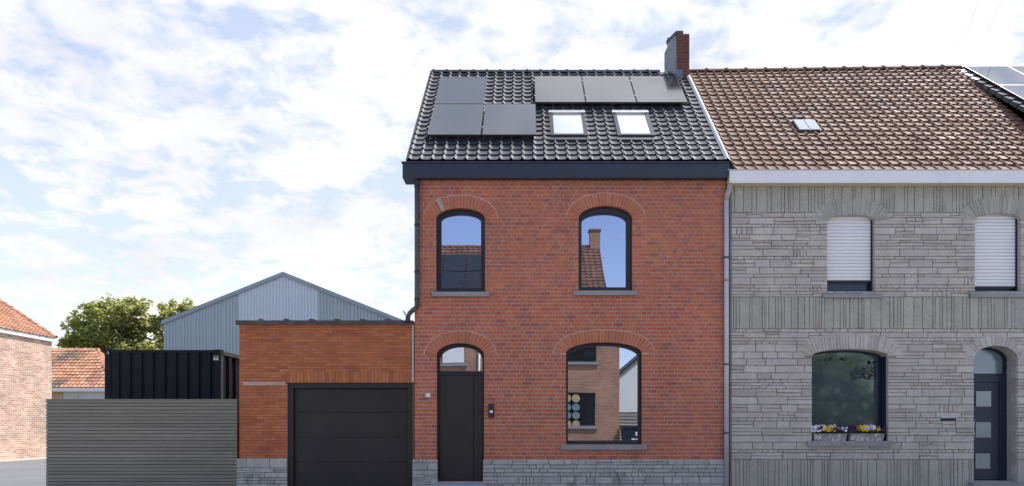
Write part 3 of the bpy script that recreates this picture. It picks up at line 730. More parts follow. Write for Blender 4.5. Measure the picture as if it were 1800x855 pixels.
ncp = 7; cw = (X(726.5)-X(415.5))/ncp
for i in range(ncp):
    a = X(415.5)+i*cw
    cp = MB().box(a+.001, a+cw-.001, AY-.06, AY+.28, cz0, cz1).build('coping_tile', M['coping'], annex, loc=(a,AY,cz0))
    if i:
        MB().prism([(a-.05,cz1-.002),(a+.05,cz1-.002),(a+.04,cz1+.026),(a-.04,cz1+.030)], AY-.065, AY+.2).build('coping_lug', M['coping'], cp)
# sectional garage door
gdo = bpy.data.objects.new('garage_door', None); C.objects.link(gdo); place(gdo, annex, (gar.cx, AY+.05, .06))
gx0, gx1 = gar.cx-gar.hw, gar.cx+gar.hw
MB().box(gx0, X(514.5), AY+.02, AY+.12, .06, Z(673)).box(X(717), gx1, AY+.02, AY+.12, .06, Z(673)).box(X(514.5), X(717), AY+.021, AY+.12, Z(682.5), Z(673)).build('door_frame', M['garage'], gdo)
ys = [683, 725, 769, 813, 860]
for a, b in zip(ys[:-1], ys[1:]):
    MB().box(X(515), X(716.5), AY+.075, AY+.12, Z(b)+.004, Z(a)-.004).build('door_panel', M['garage'], gdo, loc=(X(515),AY+.075,Z(b)))
MB().box(X(515), X(716.5), AY+.092, AY+.118, Z(856), Z(684)).build('seal', M['orn'], gdo)
ws = MB().tube([(X(711.5),.3,Z(563)),(X(712),.3,Z(554)),(X(708),.3,Z(548.5)),(X(704),.3,Z(542.5))], .012, 6).build('wire_stub', M['zinc_d'])
tag(ws, 'short bent wire sticking up behind the coping beside the downpipe foot', 'wire')

# ================================================================== STONE HOUSE
rngS = random.Random(21)
SX0, SX1, SZT = X(1283.2), 10.62, Z(322)
stone_house = thing('stone_house', 'grey stone terraced house with brown tiled roof and white roller shutters', 'house', (7, 0, 0))
n1 = A(1454,1537,378,388,515); n2 = A(1713.5,1793,375,387,515); ngw = A(1427,1560,614,626,775.5); nd = A(1711.5,1788,608,632,847)
SO_, SR = [n1,n2,ngw,nd], [.3,.3,.29,.19]
sb = MB(); holed_wall(sb, [(SX0,.1),(SX1,.1),(SX1,SZT),(SX0,SZT)], SO_, .008, .34)
sb.box(SX0,SX0+.02,.012,7.6,.1,SZT-.002,0); sb.box(SX1-.02,SX1,.012,7.6,.1,SZT-.003,0); sb.box(SX0+.02,SX1-.02,7.5,7.6,.1,SZT-.004,0)
swall = sb.build('wall', [M['smortar'], mat('stone_reveal', (.44,.41,.39), .9, .12, 6, bump=.5, bscale=30)], stone_house)
def strips(x0, x1, z0, z1):
    q = []
    zc = (z0+z1)/2
    for s0, s1 in segments(x0, x1, cuts_at(zc, SO_, SR)):
        x = s0
        while x < s1-.005:
            w = rngS.choice((.045,.05,.06,.075,.09,.13,.17,.20)); 
            if x+w > s1-.04: w = s1-x
            q.append((x+.0038, x+w-.0038, z0+.004, z1-.004)); x += w
    return q
bands = [(Z(326.5),Z(374.5)),(Z(522.5),Z(578.5)),(.1,Z(808))]
up = []
for zt_, zb_ in ((bands[0]),(bands[1]),(bands[2])):
    z0, z1 = min(zt_,zb_), max(zt_,zb_); up += strips(SX0+.02, SX1, z0, z1)
set_stones(swall, up, 'upright_stone', 'stone_g', -.006, .012, rngS, limit=300, inset=.006, pr=.008)
hs = ashlar(SX0+.02, SX1, Z(522.5), Z(374.5), SO_, SR, rngS, (.13,.15,.11,.14,.06), (.24,.62), .34, .03, .008)
hs += ashlar(SX0+.02, SX1, Z(808), Z(578.5), SO_, SR, rngS, (.13,.15,.11,.14,.06), (.24,.62), .30, .025, .008)
set_stones(swall, hs, 'stone', 'stone', -.006, .012, rngS, limit=300, inset=.007, pr=.010)
def sw(n, r): return [r.choice((.6,.7,.9,1.3,1.7)) for _ in range(n)]
voussoirs(swall, n1, .30, sw(19,rngS), .011, -.018, M['stone_g'], 'arch_stone', rng=rngS, proud=.006, line=(.01,-.0145,M['smortar']))
voussoirs(swall, n2, .30, sw(18,rngS), .011, -.018, M['stone_g'], 'arch_stone', rng=rngS, proud=.006, line=(.01,-.0145,M['smortar']))
voussoirs(swall, ngw, .29, sw(26,rngS), .011, -.018, M['stone'], 'arch_stone', rng=rngS, proud=.006, line=(.01,-.0145,M['smortar']))
voussoirs(swall, nd, .19, sw(15,rngS), .011, -.018, M['stone'], 'arch_stone', rng=rngS, proud=.006, line=(.01,-.0145,M['smortar']))
# shuttered upper windows
for ar, lab, ysh, sil in ((n1,'',491.5,(1446.7,1550,516.5,523.7)),(n2,'',502,(1706,1806,515.7,522.7))):
    w = bpy.data.objects.new('window', None); C.objects.link(w); place(w, stone_house, (ar.cx,0,ar.zb))
    x0, x1 = ar.cx-ar.hw, ar.cx+ar.hw; yb = .10
    zsh = Z(ysh); z = zsh; k = 0
    while z < ar.zs+ar.rise-.01:
        MB().prism([(0,0)]*0 or [(x0+.004,z+.003),(x1-.03,z+.003),(x1-.03,z+.060),(x0+.004,z+.060)], yb-.004, yb+.012)\
            .add([(x0+.004,yb-.012,z+.03),(x1-.03,yb-.012,z+.03),(x0+.004,yb-.004,z+.0585),(x1-.03,yb-.004,z+.0585),(x0+.004,yb-.004,z+.0035),(x1-.03,yb-.004,z+.0035)], [(0,1,3,2),(4,5,1,0)])\
            .build('shutter_slat', M['shutter'], w, loc=(x0,yb,z)); z += .0655
    MB().box(x0+.004, x1-.03, yb+.013, yb+.02, zsh, ar.zs+ar.rise).build('shutter_back', M['pvc'], w)
    MB().box(x0+.004, x1-.03, yb-.014, yb+.014, zsh-.022, zsh+.001).build('shutter_bottom_bar', M['alu'], w)
    MB().box(x1-.03, x1-.002, yb-.03, yb+.05, ar.zb, ar.zs+.05).build('guide_rail', M['navy'], w)
    MB().box(x0, x1, yb+.03, yb+.09, ar.zb, ar.zb+.07).box(x0, x1, yb+.03, yb+.09, zsh-.05, zsh+.02).build('frame', M['navy'], w)
    MB().box(x0, x1-.03, yb+.055, yb+.065, ar.zb+.06, zsh).build('pane', M['pane_dark'], w)
    a, b, t, bo = sil
    MB().box(X(a,D-.05), X(b,D-.05), -.06, yb+.03, Z(bo,D-.05), Z(t,D-.05)).build('sill', M['bluestone'], w)
# big ground floor window, set deep
w = bpy.data.objects.new('window', None); C.objects.link(w); place(w, stone_house, (ngw.cx,0,ngw.zb))
yr = .245
fr_o = Arch(ngw.cx-ngw.hw, ngw.cx+ngw.hw, ngw.zb, ngw.zs, ngw.zs+ngw.rise)
fr_i = Arch(ngw.cx-ngw.hw+.035, ngw.cx+ngw.hw-.045, ngw.zb+.05, ngw.zs-.02, ngw.zs+ngw.rise-.04)
MB().ring(fr_o.pts(), fr_i.pts(), yr, yr+.06).build('frame', M['navy'], w)
MB().prism(fr_i.pts(), yr+.02, yr+.03).build('pane', M['frost'], w)
# shade on the right-hand jamb, put in as a thin dark sheet
MB().box(ngw.cx+ngw.hw-.012, ngw.cx+ngw.hw-.001, .05, yr, ngw.zb, ngw.zs).build('jamb_shade', M['navy'], w)
MB().box(fr_i.cx-fr_i.hw, X(1536), yr+.012, yr+.0195, Z(703.4), Z(702.6)).build('film_edge', mat('film_edge', (.05,.065,.07), .7, .05), w)
# scroll ornament etched on the pane
orn = MB()
def spiral(cx, cz, r0, a0, turns, sgn=1):
    p = []
    for i in range(22):
        k = i/21; a = a0+sgn*turns*2*math.pi*k; r = r0*(1-.8*k); p.append((cx+r*math.cos(a), yr+.016, cz+r*math.sin(a)))
    orn.tube(p, .0065, 5)
oz = yr+D
S_ = lambda px, py: (X(px,oz), Z(py,oz))
for (px,py,r,a0,tn,sg) in ((1532,661,.10,1.2,1.1,-1),(1500,658,.075,.2,1.2,1),(1513,656,.06,2.8,1.0,-1),(1522,657,.05,0,.9,1),(1507,651,.05,1.5,1.1,1),(1536,650,.06,3.1,1.0,1),(1518,663,.045,4,1,-1)):
    x, z = S_(px,py); spiral(x,z,r,a0,tn,sg)
for _ in range(34):
    px, py = rngS.uniform(1496,1542), rngS.uniform(645,668); x, z = S_(px,py); a = rngS.random()*6.3; l = rngS.uniform(.02,.045)
    c_, s_ = math.cos(a)*l, math.sin(a)*l
    orn.add([(x-c_,yr+.015,z-s_),(x+s_*.4,yr+.015,z-c_*.4),(x+c_,yr+.015,z+s_),(x-s_*.4,yr+.015,z+c_*.4)], [(0,1,2,3)])
for (bx,by) in ((1456,632),(1483,632),(1533,637)):
    lo = MB()
    for _ in range(9):
        x, z = S_(bx+rngS.uniform(-6,6), by+rngS.uniform(-3,3)); a = rngS.random()*6.3; l = rngS.uniform(.02,.05); c_, s_ = math.cos(a)*l, math.sin(a)*l
        lo.add([(x-c_,yr+.0155,z-s_),(x+s_*.4,yr+.0155,z-c_*.4),(x+c_,yr+.0155,z+s_),(x-s_*.4,yr+.0155,z+c_*.4)], [(0,1,2,3)])
    lo.build('leaf_sprig', M['orn'], w, kind='stuff')
orn.build('scroll_ornament', M['orn'], w, kind='stuff')
MB().box(X(1420,D-.06), X(1568,D-.06), -.07, yr, Z(785,D-.06), ngw.zb+.0).build('sill', M['bluestone'], w)
# front door, set deep
sd = bpy.data.objects.new('front_door', None); C.objects.link(sd); place(sd, stone_house, (nd.cx,.3,nd.zb))
yd = .285; dd = D+yd
Zd = lambda py: Z(py,dd); Xd = lambda px: X(px,dd)
nx0, nx1 = nd.cx-nd.hw, nd.cx+nd.hw
ft = Arch(nx0, nx1, Zd(660), nd.zs, nd.zs+nd.rise); fi = Arch(nx0+.01, nx1-.075, Zd(657), nd.zs, nd.zs+nd.rise-.045)
MB().ring(ft.pts(), fi.pts(), yd, yd+.05).build('fanlight_frame', M['navy'], sd)
MB().prism(fi.pts(), yd+.02, yd+.03).build('fanlight', M['milk'], sd)
MB().box(Xd(1757), nx1, yd, yd+.05, nd.zb, Zd(660.2)).box(nx0, Xd(1757), yd+.001, yd+.05, Zd(672), Zd(660.2)).build('door_frame', M['navy'], sd)
MB().box(nx0+.003, Xd(1756.5), yd+.012, yd+.05, nd.zb+.02, Zd(672.5)).build('door_leaf', M['navy'], sd)
for a,b,c_,d_ in ((1716,1743,688,715),(1715.5,1742.5,742.5,769.5),(1715,1741,797.5,824)):
    MB().ring([(Xd(a)-.012,Zd(d_)-.012),(Xd(b)+.012,Zd(d_)-.012),(Xd(b)+.012,Zd(c_)+.012),(Xd(a)-.012,Zd(c_)+.012)],[(Xd(a),Zd(d_)),(Xd(b),Zd(d_)),(Xd(b),Zd(c_)),(Xd(a),Zd(c_))], yd+.002, yd+.02).build('glazing_bead', M['alu'], sd)
    MB().box(Xd(a),Xd(b),yd+.008,yd+.014,Zd(d_),Zd(c_)).build('glass_square', M['milk'], sd)
hx = X(1713.5,dd-.05)
MB().tube([(hx,yd+.01,Zd(774)),(hx+.01,yd-.04,Zd(772)),(hx-.025,yd-.06,Zd(762)),(hx-.035,yd-.062,Zd(754)),(hx-.025,yd-.06,Zd(746)),(hx+.01,yd-.04,Zd(737)),(hx,yd+.01,Zd(735))], .012, 8).build('handle', M['steel'], sd)
MB().box(X(1702), X(1797), -.16, .3, .1, nd.zb-.003).build('doorstep', M['bluestone'], stone_house)
z = nd.zb+.01; k = 0
while z < nd.zs-.05:
    h_ = rngS.choice((.14,.28,.20,.13)); e_ = .16 if k % 2 else .268
    MB().box(nx1-.006-rngS.random()*.004, nx1+.02, .012, .012+e_, z, min(z+h_,nd.zs)-.008).build('reveal_stone', M['stone'], swall, loc=(nx1,.012,z))
    if e_ < .2: MB().box(nx1-.006-rngS.random()*.004, nx1+.02, .02+e_, .28, z, min(z+h_,nd.zs)-.008).build('reveal_stone', M['stone'], swall, loc=(nx1,.2,z))
    z += h_; k += 1
ms = bpy.data.objects.new('mail_slot', None); C.objects.link(ms); place(ms, stone_house, (X(1665),-.01,Z(740)))
MB().box(X(1652),X(1679),-.024,.0,Z(740),Z(735.5)).build('slot', M['orn'], ms)
MB().box(X(1651.5),X(1679.5),-.05,.0,Z(735.2),Z(732.5)).build('flap', M['pvc'], ms)
# gutter, fascia, soffit
fdp = 13.2; fy = fdp-D
MB().box(X(1283,fdp), SX1, fy, fy+.12, Z(321.5,fdp), Z(299.5,fdp)).build('gutter_fascia', M['white'], stone_house)
MB().box(X(1280,fdp), SX1, fy-.01, fy+.13, Z(299.3,fdp), Z(298,fdp)).build('gutter_lip', M['zinc'], stone_house)
MB().add([(X(1279.5,fdp),fy+.03,Z(321.7,fdp)),(SX1,fy+.03,Z(321.7,fdp)),(SX1,-.03,Z(328)),(X(1283),-.03,Z(328)),(X(1279.5,fdp),.0,Z(321.7,fdp)+.1),(SX1,.0,Z(321.7,fdp)+.1),(X(1283),0,Z(328)),(SX1,0,Z(328))],
         [(3,2,1,0),(0,1,5,4),(3,6,7,2),(0,4,6,3)]).build('soffit', M['cream'], stone_house)
MB().box(X(1277), X(1283,fdp)-.002, fy+.03, -.03, Z(325,fdp), Z(309,fdp)).build('fascia_end', M['cream'], stone_house)
# roof
NE, NZ0, NTL = 13.35, 4.90+EYE, 3.878
warp = lambda x, s: .0145*(x-.2)*(s/5.37)
def np_(x, t, h=0.0): return (x, NE-D+t-h*s45, NZ0+t+h*s45+warp(x-3.9, t/s45))
nrx0, nrx1 = RR+.155, 10.71
NW, NEx = (nrx1-nrx0)/33, NTL/s45/24
sr = MB().add([np_(nrx0-.2,0,-.012),np_(nrx1,0,-.012),np_(nrx1,NTL,-.012),np_(nrx0-.2,NTL,-.012),(nrx0-.2,NE-D+2*NTL,NZ0),(nrx1,NE-D+2*NTL,NZ0)], [(0,1,2,3),(3,2,5,4)]).build('roof', M['slate'], stone_house)
RW = (5.756,6.215,1.245,1.633)
def nskip(c, r):
    x, t = nrx0+(c+.5)*NW, (r+.6)*NEx*s45
    return RW[0]+.08 < x < RW[1]-.08 and RW[2] < t < RW[3]
tile_roof(sr, (nrx0,NE-D,NZ0), (1,0,0), (0,1,1), 33, 24, NW, NEx, M['brown_tile'], skip=nskip, hidden=lambda c,r: X(1800, NE+r*NEx*s45) < nrx0+c*NW, warp=warp, jit=.004, lift=.034, rng=rngS)
me = ridge_piece(.485, .10, .022).mesh('ridge_tile', M['brown_tile'])
for i in range(14):
    p = np_(nrx0-.03+i*.485, NTL)
    if p[0] < nrx1-.2: inst('ridge_tile', me, sr, (p[0],p[1],p[2]-.03), Matrix.Rotation(-.0145,3,'Y'))
rw = bpy.data.objects.new('roof_window', None); C.objects.link(rw); place(rw, stone_house, np_(RW[0],RW[2]))
def nbar(mb, xa, xb, ta, tb, h0, h1):
    mb.add([np_(xa,ta,h0),np_(xb,ta,h0),np_(xb,tb,h0),np_(xa,tb,h0),np_(xa,ta,h1),np_(xb,ta,h1),np_(xb,tb,h1),np_(xa,tb,h1)], [(0,1,5,4),(1,2,6,5),(2,3,7,6),(3,0,4,7),(4,5,6,7)])
a,b,t0,t1 = RW; fm = MB(); nbar(fm,a,b,t0,t1,-.01,.070); fm.build('frame', M['zinc_d'], rw)
xm = (a+b)/2
for xa, xb in ((a+.012,xm-.008),(xm+.008,b-.012)):
    gl = MB(); nbar(gl,xa,xb,t0+.012,t1-.012,.06,.078); gl.build('pane', M['skyl'], rw)
# its downpipe
px_ = X(1276.8, D-.05)
d2 = thing('downpipe', 'pale grey downpipe with a weathered elbow between the brick and stone houses', 'downpipe', (px_,-.05,.1), 'downpipes')
MB().tube([(px_,-.055,Z(352)),(px_,-.055,.12)], .046, 12).build('pipe', M['pvc'], d2)
MB().tube([(px_+.055,-.12,Z(323)),(px_+.05,-.11,Z(329)),(px_+.04,-.09,Z(338)),(px_+.012,-.06,Z(346)),(px_,-.055,Z(354))], .052, 12).build('elbow', M['beige'], d2)
for yy, mm_ in ((453,'black_metal'),(491,'beige'),(640,'black_metal'),(760,'black_metal')):
    MB().tube([(px_,-.055,Z(yy)),(px_,-.055,Z(yy+(5 if mm_=='beige' else 2.5)))], .053, 12).build('bracket', M[mm_], d2)

# flower troughs
rngF = random.Random(3)
def flower_trough(px0, px1, label, scheme):
    yc = .06; dq = D+yc
    x0, x1, z0, z1 = X(px0,dq-.1), X(px1,dq-.1), ngw.zb+.002, Z(762.5,dq-.1)
    t = thing('flower_trough', label, 'planter', ((x0+x1)/2, yc, z0), 'flower troughs on the sill of the stone house')
    m_ = MB(); nseg = 12; rows = 5
    for side in (0,1):   # gently swelling front and back with a rim and relief
        vs = []
        for r in range(rows+1):
            k = r/rows; half = .075+.022*k+(.008 if r == rows else 0)
            for c in range(nseg+1):
                u = c/nseg; x = x0+(x1-x0)*u+(.016*(1-k))*(1 if u < .5 else -1)*abs(2*u-1)
                rel = .010*math.sin(u*nseg*1.6)*math.sin(k*math.pi) if 0 < r < rows else 0
                vs.append((x, yc+(half+rel)*(-1 if side == 0 else 1), z0+(z1-z0)*k))
        n_ = nseg+1
        fs = [(r*n_+c, r*n_+c+1, (r+1)*n_+c+1, (r+1)*n_+c) for r in range(rows) for c in range(nseg)]
        m_.add(vs, fs if side == 0 else [q[::-1] for q in fs], 0, False)
    m_.box(x0+.02, x1-.02, yc-.07, yc+.07, z0, z1-.01)
    m_.add([(x0+.016,yc-.075,z0),(x0+.016,yc+.075,z0),(x0,yc+.105,z1),(x0,yc-.105,z1)], [(0,3,2,1)]); m_.add([(x1-.016,yc-.075,z0),(x1-.016,yc+.075,z0),(x1,yc+.105,z1),(x1,yc-.105,z1)], [(0,1,2,3)])
    m_.build('trough', M['trough'], t)
    lf = MB()
    for _ in range(700):
        x, y, z = rngF.uniform(x0-.01,x1+.01), yc+rngF.uniform(-.11,.09), z1+rngF.uniform(-.03,.085); a = rngF.random()*6.3; l = rngF.uniform(.014,.03); e = rngF.uniform(-.5,.8)
        c_, s_ = math.cos(a)*l, math.sin(a)*l
        lf.add([(x-c_,y-s_,z),(x+s_*.5,y-c_*.5,z+e*l),(x+c_,y+s_,z+e*l*1.5),(x-s_*.5,y+c_*.5,z+e*l)], [(0,1,2,3)])
    lf.build('leaves', M['soil_leaf'], t, kind='stuff')
    fls = {}
    for (mn, ua, ub, za, zb_, cnt) in scheme:
        m2 = fls.setdefault(mn, MB())
        for _ in range(int(cnt*1.5)):
            x = x0+(x1-x0)*rngF.uniform(ua,ub); z = z1+rngF.uniform(za,zb_); y = yc+rngF.uniform(-.13,-.02)-(.02 if z < z1+.06 else 0); r = rngF.uniform(.014,.023); tilt = rngF.uniform(-.5,.5); ya = rngF.uniform(-.6,.6)
            for k in range(5):
                a = math.pi*2*k/5+rngF.random()*.2; q = []
                for (rr, da) in ((.1,0),(1,-.55),(1.25,0),(1,.55)):
                    lx, lz = rr*r*math.cos(a+da), rr*r*math.sin(a+da); q.append((x+lx*math.cos(ya), y+lx*math.sin(ya)-lz*math.sin(tilt), z+lz*math.cos(tilt)))
                m2.add(q, [(0,1,2,3)])
    nm = {'p_white':'white_pansies','p_yellow':'yellow_pansies','p_purple':'purple_pansies','p_lilac':'lilac_pansies'}
    for k, b in fls.items(): b.build(nm[k], M[k], t, kind='stuff')
flower_trough(1431,1489,'weathered flower trough on the sill whose left end overflows with white pansies',
    [('p_white',-.08,.32,.04,.16,34),('p_yellow',.30,.62,.05,.15,56),('p_lilac',.38,.68,.12,.18,14),('p_purple',.58,.95,.05,.15,22),('p_white',.78,1.02,.05,.13,12),('p_purple',.1,.4,.10,.17,8)])
flower_trough(1494.5,1555,'weathered flower trough on the sill with deep purple pansies at both ends',
    [('p_purple',-.06,.3,.03,.16,30),('p_yellow',.25,.52,.05,.15,50),('p_white',.4,.72,.08,.16,26),('p_yellow',.64,.84,.06,.14,18),('p_purple',.76,1.03,.04,.15,24),('p_lilac',.5,.68,.08,.14,8)])

# ================================================================== ADJOINING HOUSE (right, mostly out of frame)
adj = thing('adjoining_house', 'house at the right edge with higher tiled roof carrying bright solar panels', 'house', (14, 0, 0))
HX = 10.71; tanp = .87; T3 = 3.83; d3r = 17.228; z3r = NZ0+NTL+.08
def ap_(x, t, h=0.0):
    c3, s3 = math.cos(math.atan(tanp)), math.sin(math.atan(tanp))
    return (x, d3r-D-(T3-t)-h*s3, z3r-(T3-t)*tanp+h*c3)
aw = MB().box(HX-.02, 18, .02, 7.6, .1, z3r-T3*tanp-.05); aw.build('wall', M['plain_brick_x'], adj)
ar_ = MB().add([ap_(HX,0),ap_(18,0),ap_(18,T3),ap_(HX,T3),(18,d3r-D+T3,z3r-T3*tanp),(HX,d3r-D+T3,z3r-T3*tanp)], [(0,1,2,3),(3,2,4,5)])
ar_.add([ap_(HX,0),ap_(HX,T3),(HX,d3r-D+T3,z3r-T3*tanp)], [(0,1,2)]).add([ap_(HX,0,-.5),ap_(HX,T3,-.5),ap_(HX,T3),ap_(HX,0)], [(0,3,2,1)])
aroof = ar_.build('roof', M['slate'], adj)
for i in range(16):
    tt = i*.235
    MB().add([ap_(HX-.03,tt,.03),ap_(HX+.13,tt,.05),ap_(HX+.13,tt+.26,.02),ap_(HX-.03,tt+.26,.0),ap_(HX-.03,tt,-.07),ap_(HX-.03,tt+.26,-.07)], [(0,1,2,3),(4,0,3,5)]).build('verge_tile', M['coping'] if i < 13 else M['white_tile'], aroof, loc=ap_(HX,tt))
me = ridge_piece(.33, .085, .02).mesh('ridge_tile', M['slate'])
for i in range(12): inst('ridge_tile', me, aroof, (HX+i*.33, d3r-D, z3r-.03))
P3 = [(HX+.10, HX+1.16, T3-1.29, 'bright reflective solar panel at the right edge below the ridge, beside the verge'),
      (HX+1.18, HX+2.24, T3-1.29, 'bright reflective solar panel cut off by the right edge, just below the ridge'),
      (HX+.10, HX+1.16, T3-2.53, 'bright reflective solar panel at the right edge in the lower row beside the verge'),
      (HX+1.30, HX+2.36, T3-2.53, 'bright reflective solar panel in the lower row cut off by the right edge')]
for a,b,t0,lb in P3[:3]:
    solar('solar_panel', a, b, t0, t0+1.22, ap_, lb, 'bright solar panels on the adjoining roof', M['solar_b'], h=.09)

# ================================================================== FENCE
rngN = random.Random(4)
fx0, fx1, fyy = X(82.5), X(417.5), -.02
fence = thing('slatted_fence', 'grey weathered fence of narrow horizontal wooden slats beside the garage', 'fence', ((fx0+fx1)/2, 0, 0))
ftop = Z(703.5); pitch = .0655; k = 0; z = ftop
while z > .1:
    dz_ = (rngN.random()-.5)*.002
    MB().box(fx0+rngN.random()*.002, fx1-.004, fyy-.004-rngN.random()*.004, fyy+.024, z-.0565+dz_, z+dz_).build('slat', M['fence'], fence, loc=(fx0,fyy,z))
    z -= pitch
for xx in [fx0+.002+i*(fx1-fx0-.09)/3 for i in range(4)]:
    MB().box(xx, xx+.07, fyy+.039, fyy+.109, .0, ftop-.01).build('post', M['fence'], fence, loc=(xx,fyy,0))
MB().box(fx0-.004, fx1-.004, fyy-.012, fyy+.09, ftop+.003, ftop+.018).build('cap_rail', M['fence'], fence)
MB().box(fx0+.003, fx1-.01, fyy+.027, fyy+.037, .02, ftop-.02).build('backing', M['fence_in'], fence)

# ================================================================== CONTAINER
kd = 14.62; ky = kd-D
kx0, kx1, kzt = X(184,kd), X(387,kd), Z(615,kd); kz0 = kzt-2.59
cont = thing('shipping_container', 'black corrugated steel container standing behind the slatted fence', 'container', ((kx0+kx1)/2, ky, kz0))
def corrug(p0, ax, nrm, L, zb, zt, n, dep, flat=.62):
    """trapezoid corrugation along ax, set back along -nrm"""
    p0, ax, nrm = Vector(p0), Vector(ax), Vector(nrm); pr = []; w = L/n
    for i in range(n):
        pr += [(i*w,0),(i*w+w*flat,0),(i*w+w*(flat+.10),-dep),(i*w+w*.90,-dep)]
    pr.append((L,0)); a = [p0+ax*s_+nrm*q for s_,q in pr]; m_ = len(a)
    return MB().add([(v.x,v.y,zb) for v in a]+[(v.x,v.y,zt) for v in a], [(i,i+1,m_+i+1,m_+i) for i in range(m_-1)])
corrug((kx0+.12,ky+.012,0),(1,0,0),(0,-1,0),kx1-kx0-.26,kz0+.14,kzt-.065,9,.032,.68).build('end_panel', M['container'], cont)
corrug((kx1-.02,ky+.14,0),(0,1,0),(1,0,0),5.6,kz0+.14,kzt-.09,16,.05,.42).build('side_panel', M['container'], cont)
for a, b in ((kx0,kx0+.12),(kx1-.13,kx1)):
    MB().box(a,b,ky,ky+.13,kz0,kzt-.001).build('corner_post', M['container'], cont)
    MB().box(a-.004,b+.004,ky-.006,ky+.16,kzt-.118,kzt+.004).build('corner_casting', M['container'], cont)
MB().box(kx0+.124,kx1-.136,ky+.003,ky+.1,kzt-.065,kzt-.006).build('top_rail', M['container'], cont)
MB().box(kx0+.12,kx1-.13,ky+.003,ky+.1,kz0,kz0+.14).build('bottom_rail', M['container'], cont)
MB().box(kx1-.07,kx1-.003,ky+.165,ky+5.9,kzt-.095,kzt-.012).build('side_rail', M['cont_edge'], cont)
MB().box(kx1-.002,kx1+.012,ky+.012,ky+.125,kz0+.01,kzt-.122).build('post_face', M['cont_edge'], cont)
MB().box(kx0+.01,kx1-.08,ky+.11,ky+6.0,kzt-.05,kzt-.02).build('container_roof', M['container'], cont)
MB().box(kx0+.005,kx0+.03,ky+.14,ky+6.0,kz0,kzt-.03).box(kx0+.03,kx1-.03,ky+5.96,ky+6.0,kz0,kzt-.03).build('rear_walls', M['container'], cont)
MB().box(kx1-.02,kx1+.015,ky+1.05,ky+1.2,Z(641,15.7),Z(629,15.7)).build('vent', M['pvc'], cont)
lg = MB(); Xk = lambda p: X(p,kd-.02); Zk = lambda p: Z(p,kd-.02); yk = ky-.009
for i in range(3):
    a = 374.4+i*3.4
    lg.add([(Xk(a),yk,Zk(624.6)),(Xk(a+1.7),yk,Zk(628.2)),(Xk(a+3.3),yk,Zk(624.4)),(Xk(a+3.0),yk,Zk(626.6)),(Xk(a+1.7),yk,Zk(630.0)),(Xk(a+.2),yk,Zk(627.2))], [(0,1,4,5),(1,2,3,4)])
lg.build('sticker_emblem', M['lime'], cont)
lt = MB()
for i, wd in enumerate((.7,1.6,.7,1.8,1.8)):
    a = 374.6+[0,1.2,3.2,4.4,7.0][i]
    lt.add([(Xk(a),yk-.001,Zk(633.4)),(Xk(a+wd),yk-.001,Zk(633.4)),(Xk(a+wd),yk-.001,Zk(629.6)),(Xk(a),yk-.001,Zk(629.6))], [(0,1,2,3)])
lt.build('sticker_lettering', M['print'], cont)
MB().add([(Xk(187.4),yk,Zk(622.4)),(Xk(188.3),yk,Zk(622.4)),(Xk(189.4),yk,Zk(617.4)),(Xk(189.0),yk,Zk(616.8)),(Xk(190.4),yk,Zk(622.4)),(Xk(191.2),yk,Zk(622.4))], [(0,1,2,3),(3,2,5,4)]).build('corner_mark', M['print'], cont)

# ================================================================== HANGAR
hd_ = 40.0; hy = hd_-D
XH = lambda p: X(p,hd_); ZH = lambda p: Z(p,hd_)
hang = thing('hangar', 'large blue grey metal clad shed with a low pitched gable behind the garage', 'shed', (XH(498), hy, 0))
ax_, az_ = XH(498), ZH(480.5); ex0, ez = XH(288), ZH(565); ex1 = 2*ax_-ex0
def gz(x): return az_-(az_-ez)*abs(x-ax_)/(ax_-ex0)
pitchr = .186; x = ex0
def hpanel(xa, xb, m_):
    pr = []; q = xa
    while q < xb-.001:
        pr += [(q,0),(q+pitchr*.55,0),(q+pitchr*.66,.035),(q+pitchr*.89,.035)]; q += pitchr
    pr.append((min(q,xb),0)); pr = [(min(a,xb),b) for a,b in pr]; n_ = len(pr)
    MB().add([(a,hy+b,0) for a,b in pr]+[(a,hy+b,gz(a)-.02) for a,b in pr], [(i,i+1,n_+i+1,n_+i) for i in range(n_-1)]).build('cladding_panel', m_, hang, loc=(xa,hy,0))
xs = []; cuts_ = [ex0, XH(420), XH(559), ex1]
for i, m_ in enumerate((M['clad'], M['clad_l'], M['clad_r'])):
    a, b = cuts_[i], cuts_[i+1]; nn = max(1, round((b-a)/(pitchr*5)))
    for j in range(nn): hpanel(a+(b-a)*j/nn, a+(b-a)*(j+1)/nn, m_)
tr = MB()
for sgn in (-1,1):
    e = ex0-.12 if sgn < 0 else ex1+.12
    p = [(e,gz(e)-.16),(ax_,az_-.16),(ax_,az_+.07),(e,gz(e)+.07)]
    if sgn > 0: p = [p[1],p[0],p[3],p[2]]
    tr.prism(p, hy-.09, hy+.02)
tr.build('gable_trim', M['clad_trim'], hang)
MB().add([(ex0,hy+.06,0),(ex0,hy+25,0),(ex0,hy+25,ez),(ex0,hy+.06,ez)], [(0,3,2,1)]).add([(ex1,hy+.06,0),(ex1,hy+25,0),(ex1,hy+25,ez),(ex1,hy+.06,ez)], [(0,1,2,3)]).build('side_walls', M['clad'], hang)
MB().add([(ex0,hy+.03,ez+.03),(ax_,hy+.03,az_+.03),(ex1,hy+.03,ez+.03),(ex0,hy+25,ez+.03),(ax_,hy+25,az_+.03),(ex1,hy+25,ez+.03)], [(0,1,4,3),(1,2,5,4)]).build('roof', M['clad_trim'], hang)

